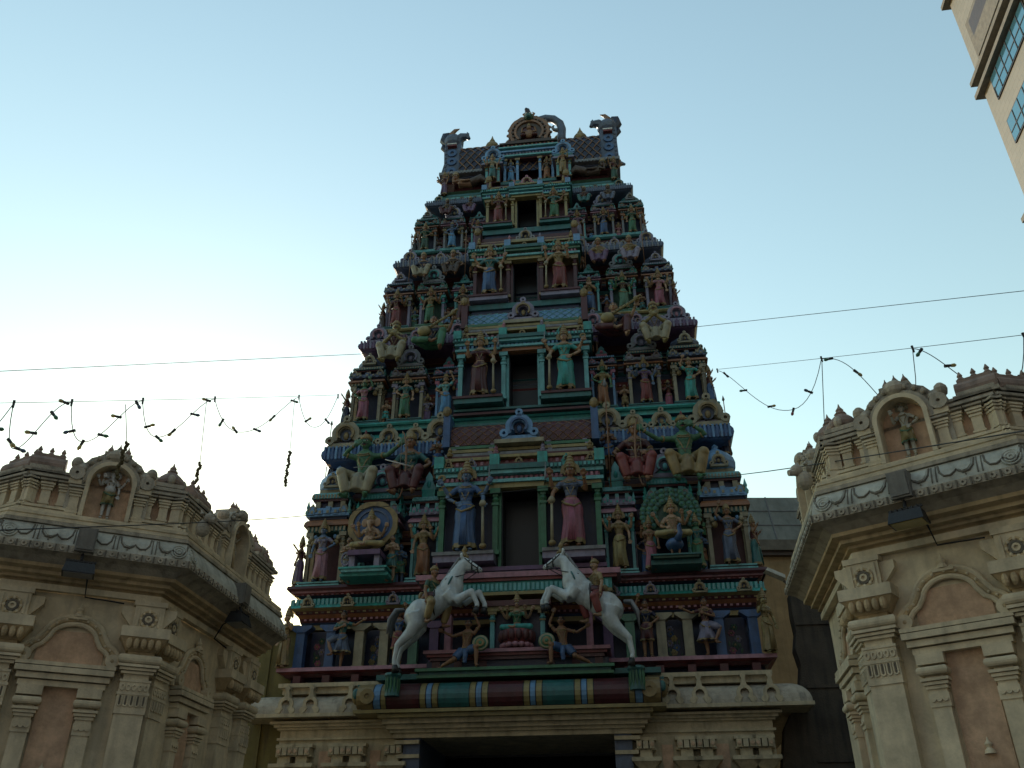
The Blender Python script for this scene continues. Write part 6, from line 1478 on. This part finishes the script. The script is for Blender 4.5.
def festoon(A, B, peaks, label, extra):
    """A, B ends of the carrying wire; peaks = fractions along it; each droop = (skew, depth)"""
    A, B = Vector(A), Vector(B); o = thing('string_lights', label, 'string lights', A.lerp(B, .5), 0, 'string lights')
    c0 = A.lerp(B, .5); L = lambda v_: Vector(v_) - c0
    m = MB(); m.tube([L(p) for p in sag(A, B, .02)], .0045, 'wire', 5); m.build('carrying_wire', o)
    cb = MB(); bulbs = []
    pk = [(A.lerp(B, f), d) for f, d in peaks]
    for (p, d), (q, _) in zip(pk, pk[1:]):
        sk, dep, nb = d; pts = []
        for i in range(25):
            f = i / 24; g_ = f ** (math.log(.5) / math.log(sk)); pts.append(p.lerp(q, f) + Vector((0, 0, -.03 - dep * (1 - abs(2 * g_ - 1) ** 2.2))))
        cb.tube([L(z) for z in pts], .0065, 'wire', 5)
        for j in range(nb):
            i = min(23, max(1, int(24 * ((j + .55) / nb) ** (1.0 if sk > .42 else 1.25) + .0)))
            t_ = (pts[i + 1] - pts[i - 1]).normalized(); bulbs.append((pts[i], t_, j))
    for p, d in pk:
        cb.tube([L(p) + Vector((0, 0, .02)), L(p) + Vector((.01, 0, -.09))], [.018, .014], 'metal_black', 6)
    cb.build('cable', o)
    sb = None
    for n_, (p, t_, j) in enumerate(bulbs):
        side = Vector((t_.z, 0, -t_.x)) * (1 if (n_ % 2) else -1)
        if n_ % 3 == 0: side = Vector((side.x * .6, 0, -abs(side.z) - .4))
        if side.length < .1: side = Vector((0, 0, -1))
        side.normalize(); a = L(p)
        s_ = MB(); s_.tube([a - side * .03, a + side * .055], [.024, .020], 'metal_black', 8); so = s_.build('socket', o)
        b_ = MB(); b_.tube([a + side * .055, a + side * .075, a + side * .11, a + side * .135], [.016, .025, .028, .012], GL[n_ % 4 if extra else (0, 2, 1, 2)[n_ % 4]], 8); b_.build('bulb', so, True)
    return o
LA, LB = (-3.95, 17.3, 11.45), (-7.39, 8.0, 6.02)
fr = (-0.0042, 0.1419, 0.3896, 0.551, 0.6786, 0.7656, 0.8595)     # where the cable is clipped to the wire, as fractions of its length
festoon(LA, LB, list(zip(fr, [(.5, .75, 2), (.62, .72, 5), (.68, .68, 5), (.68, .66, 5), (.74, .68, 5), (.5, .6, 3), (.5, .5, 0)])), 'festoon of small unlit bulbs hanging left of the tower', False)
RA, RB = (4.78, 17.5, 12.25), (6.50, 7.6, 6.81)
fr = (-0.0045, 0.4221, 0.6591, 0.8577, 0.9477)
festoon(RA, RB, list(zip(fr, [(.64, 1.05, 5), (.78, 1.15, 4), (.68, .80, 5), (.5, .5, 3), (.5, .5, 0)])), 'festoon of coloured unlit bulbs hanging right of the tower', True)
def garland(x, y, z0, z1, r, lean, label, cord):
    m = MB(); rr = random.Random(int(x * 100)); n = int((z0 - z1) / .022)
    for i in range(n):
        z = z0 - .022 * i; xx = x + lean * (z0 - z) + .012 * math.sin(i * .7)
        m.ell((xx + rr.uniform(-.3, .3) * r, y + rr.uniform(-.4, .4) * r, z), (r * rr.uniform(.6, 1.1), r * .8, .022), 'dry_leaf', 6, 5)
    o = thing('hanging_garland', label, 'garland', (0, 0, 0), 0, 'dried garlands hanging from the string lights')
    m.build('strand', o); c_ = MB(); c_.tube([(x, y, z0), (x + cord[0], y, z0 + cord[1])], .005, 'wire', 5); c_.build('cord', o)

garland(-4.58, 9.4, 6.30, 5.80, .030, -.05, 'dried dark garland hanging in front of the left shrine niche', (-.13, .52))
garland(-4.48, 11.5, 7.02, 6.55, .030, -.04, 'dried dark garland hanging above the small dome of the left shrine', (-.09, 1.08))
garland(-4.05, 14.5, 8.67, 7.95, .035, .0, 'dried garland hanging free between the left shrine and the tower', (-.05, 1.1))
garland(3.59, 9.0, 6.28, 5.62, .026, .14, 'dark garland hanging at the passage corner of the right shrine', (.13, .90))
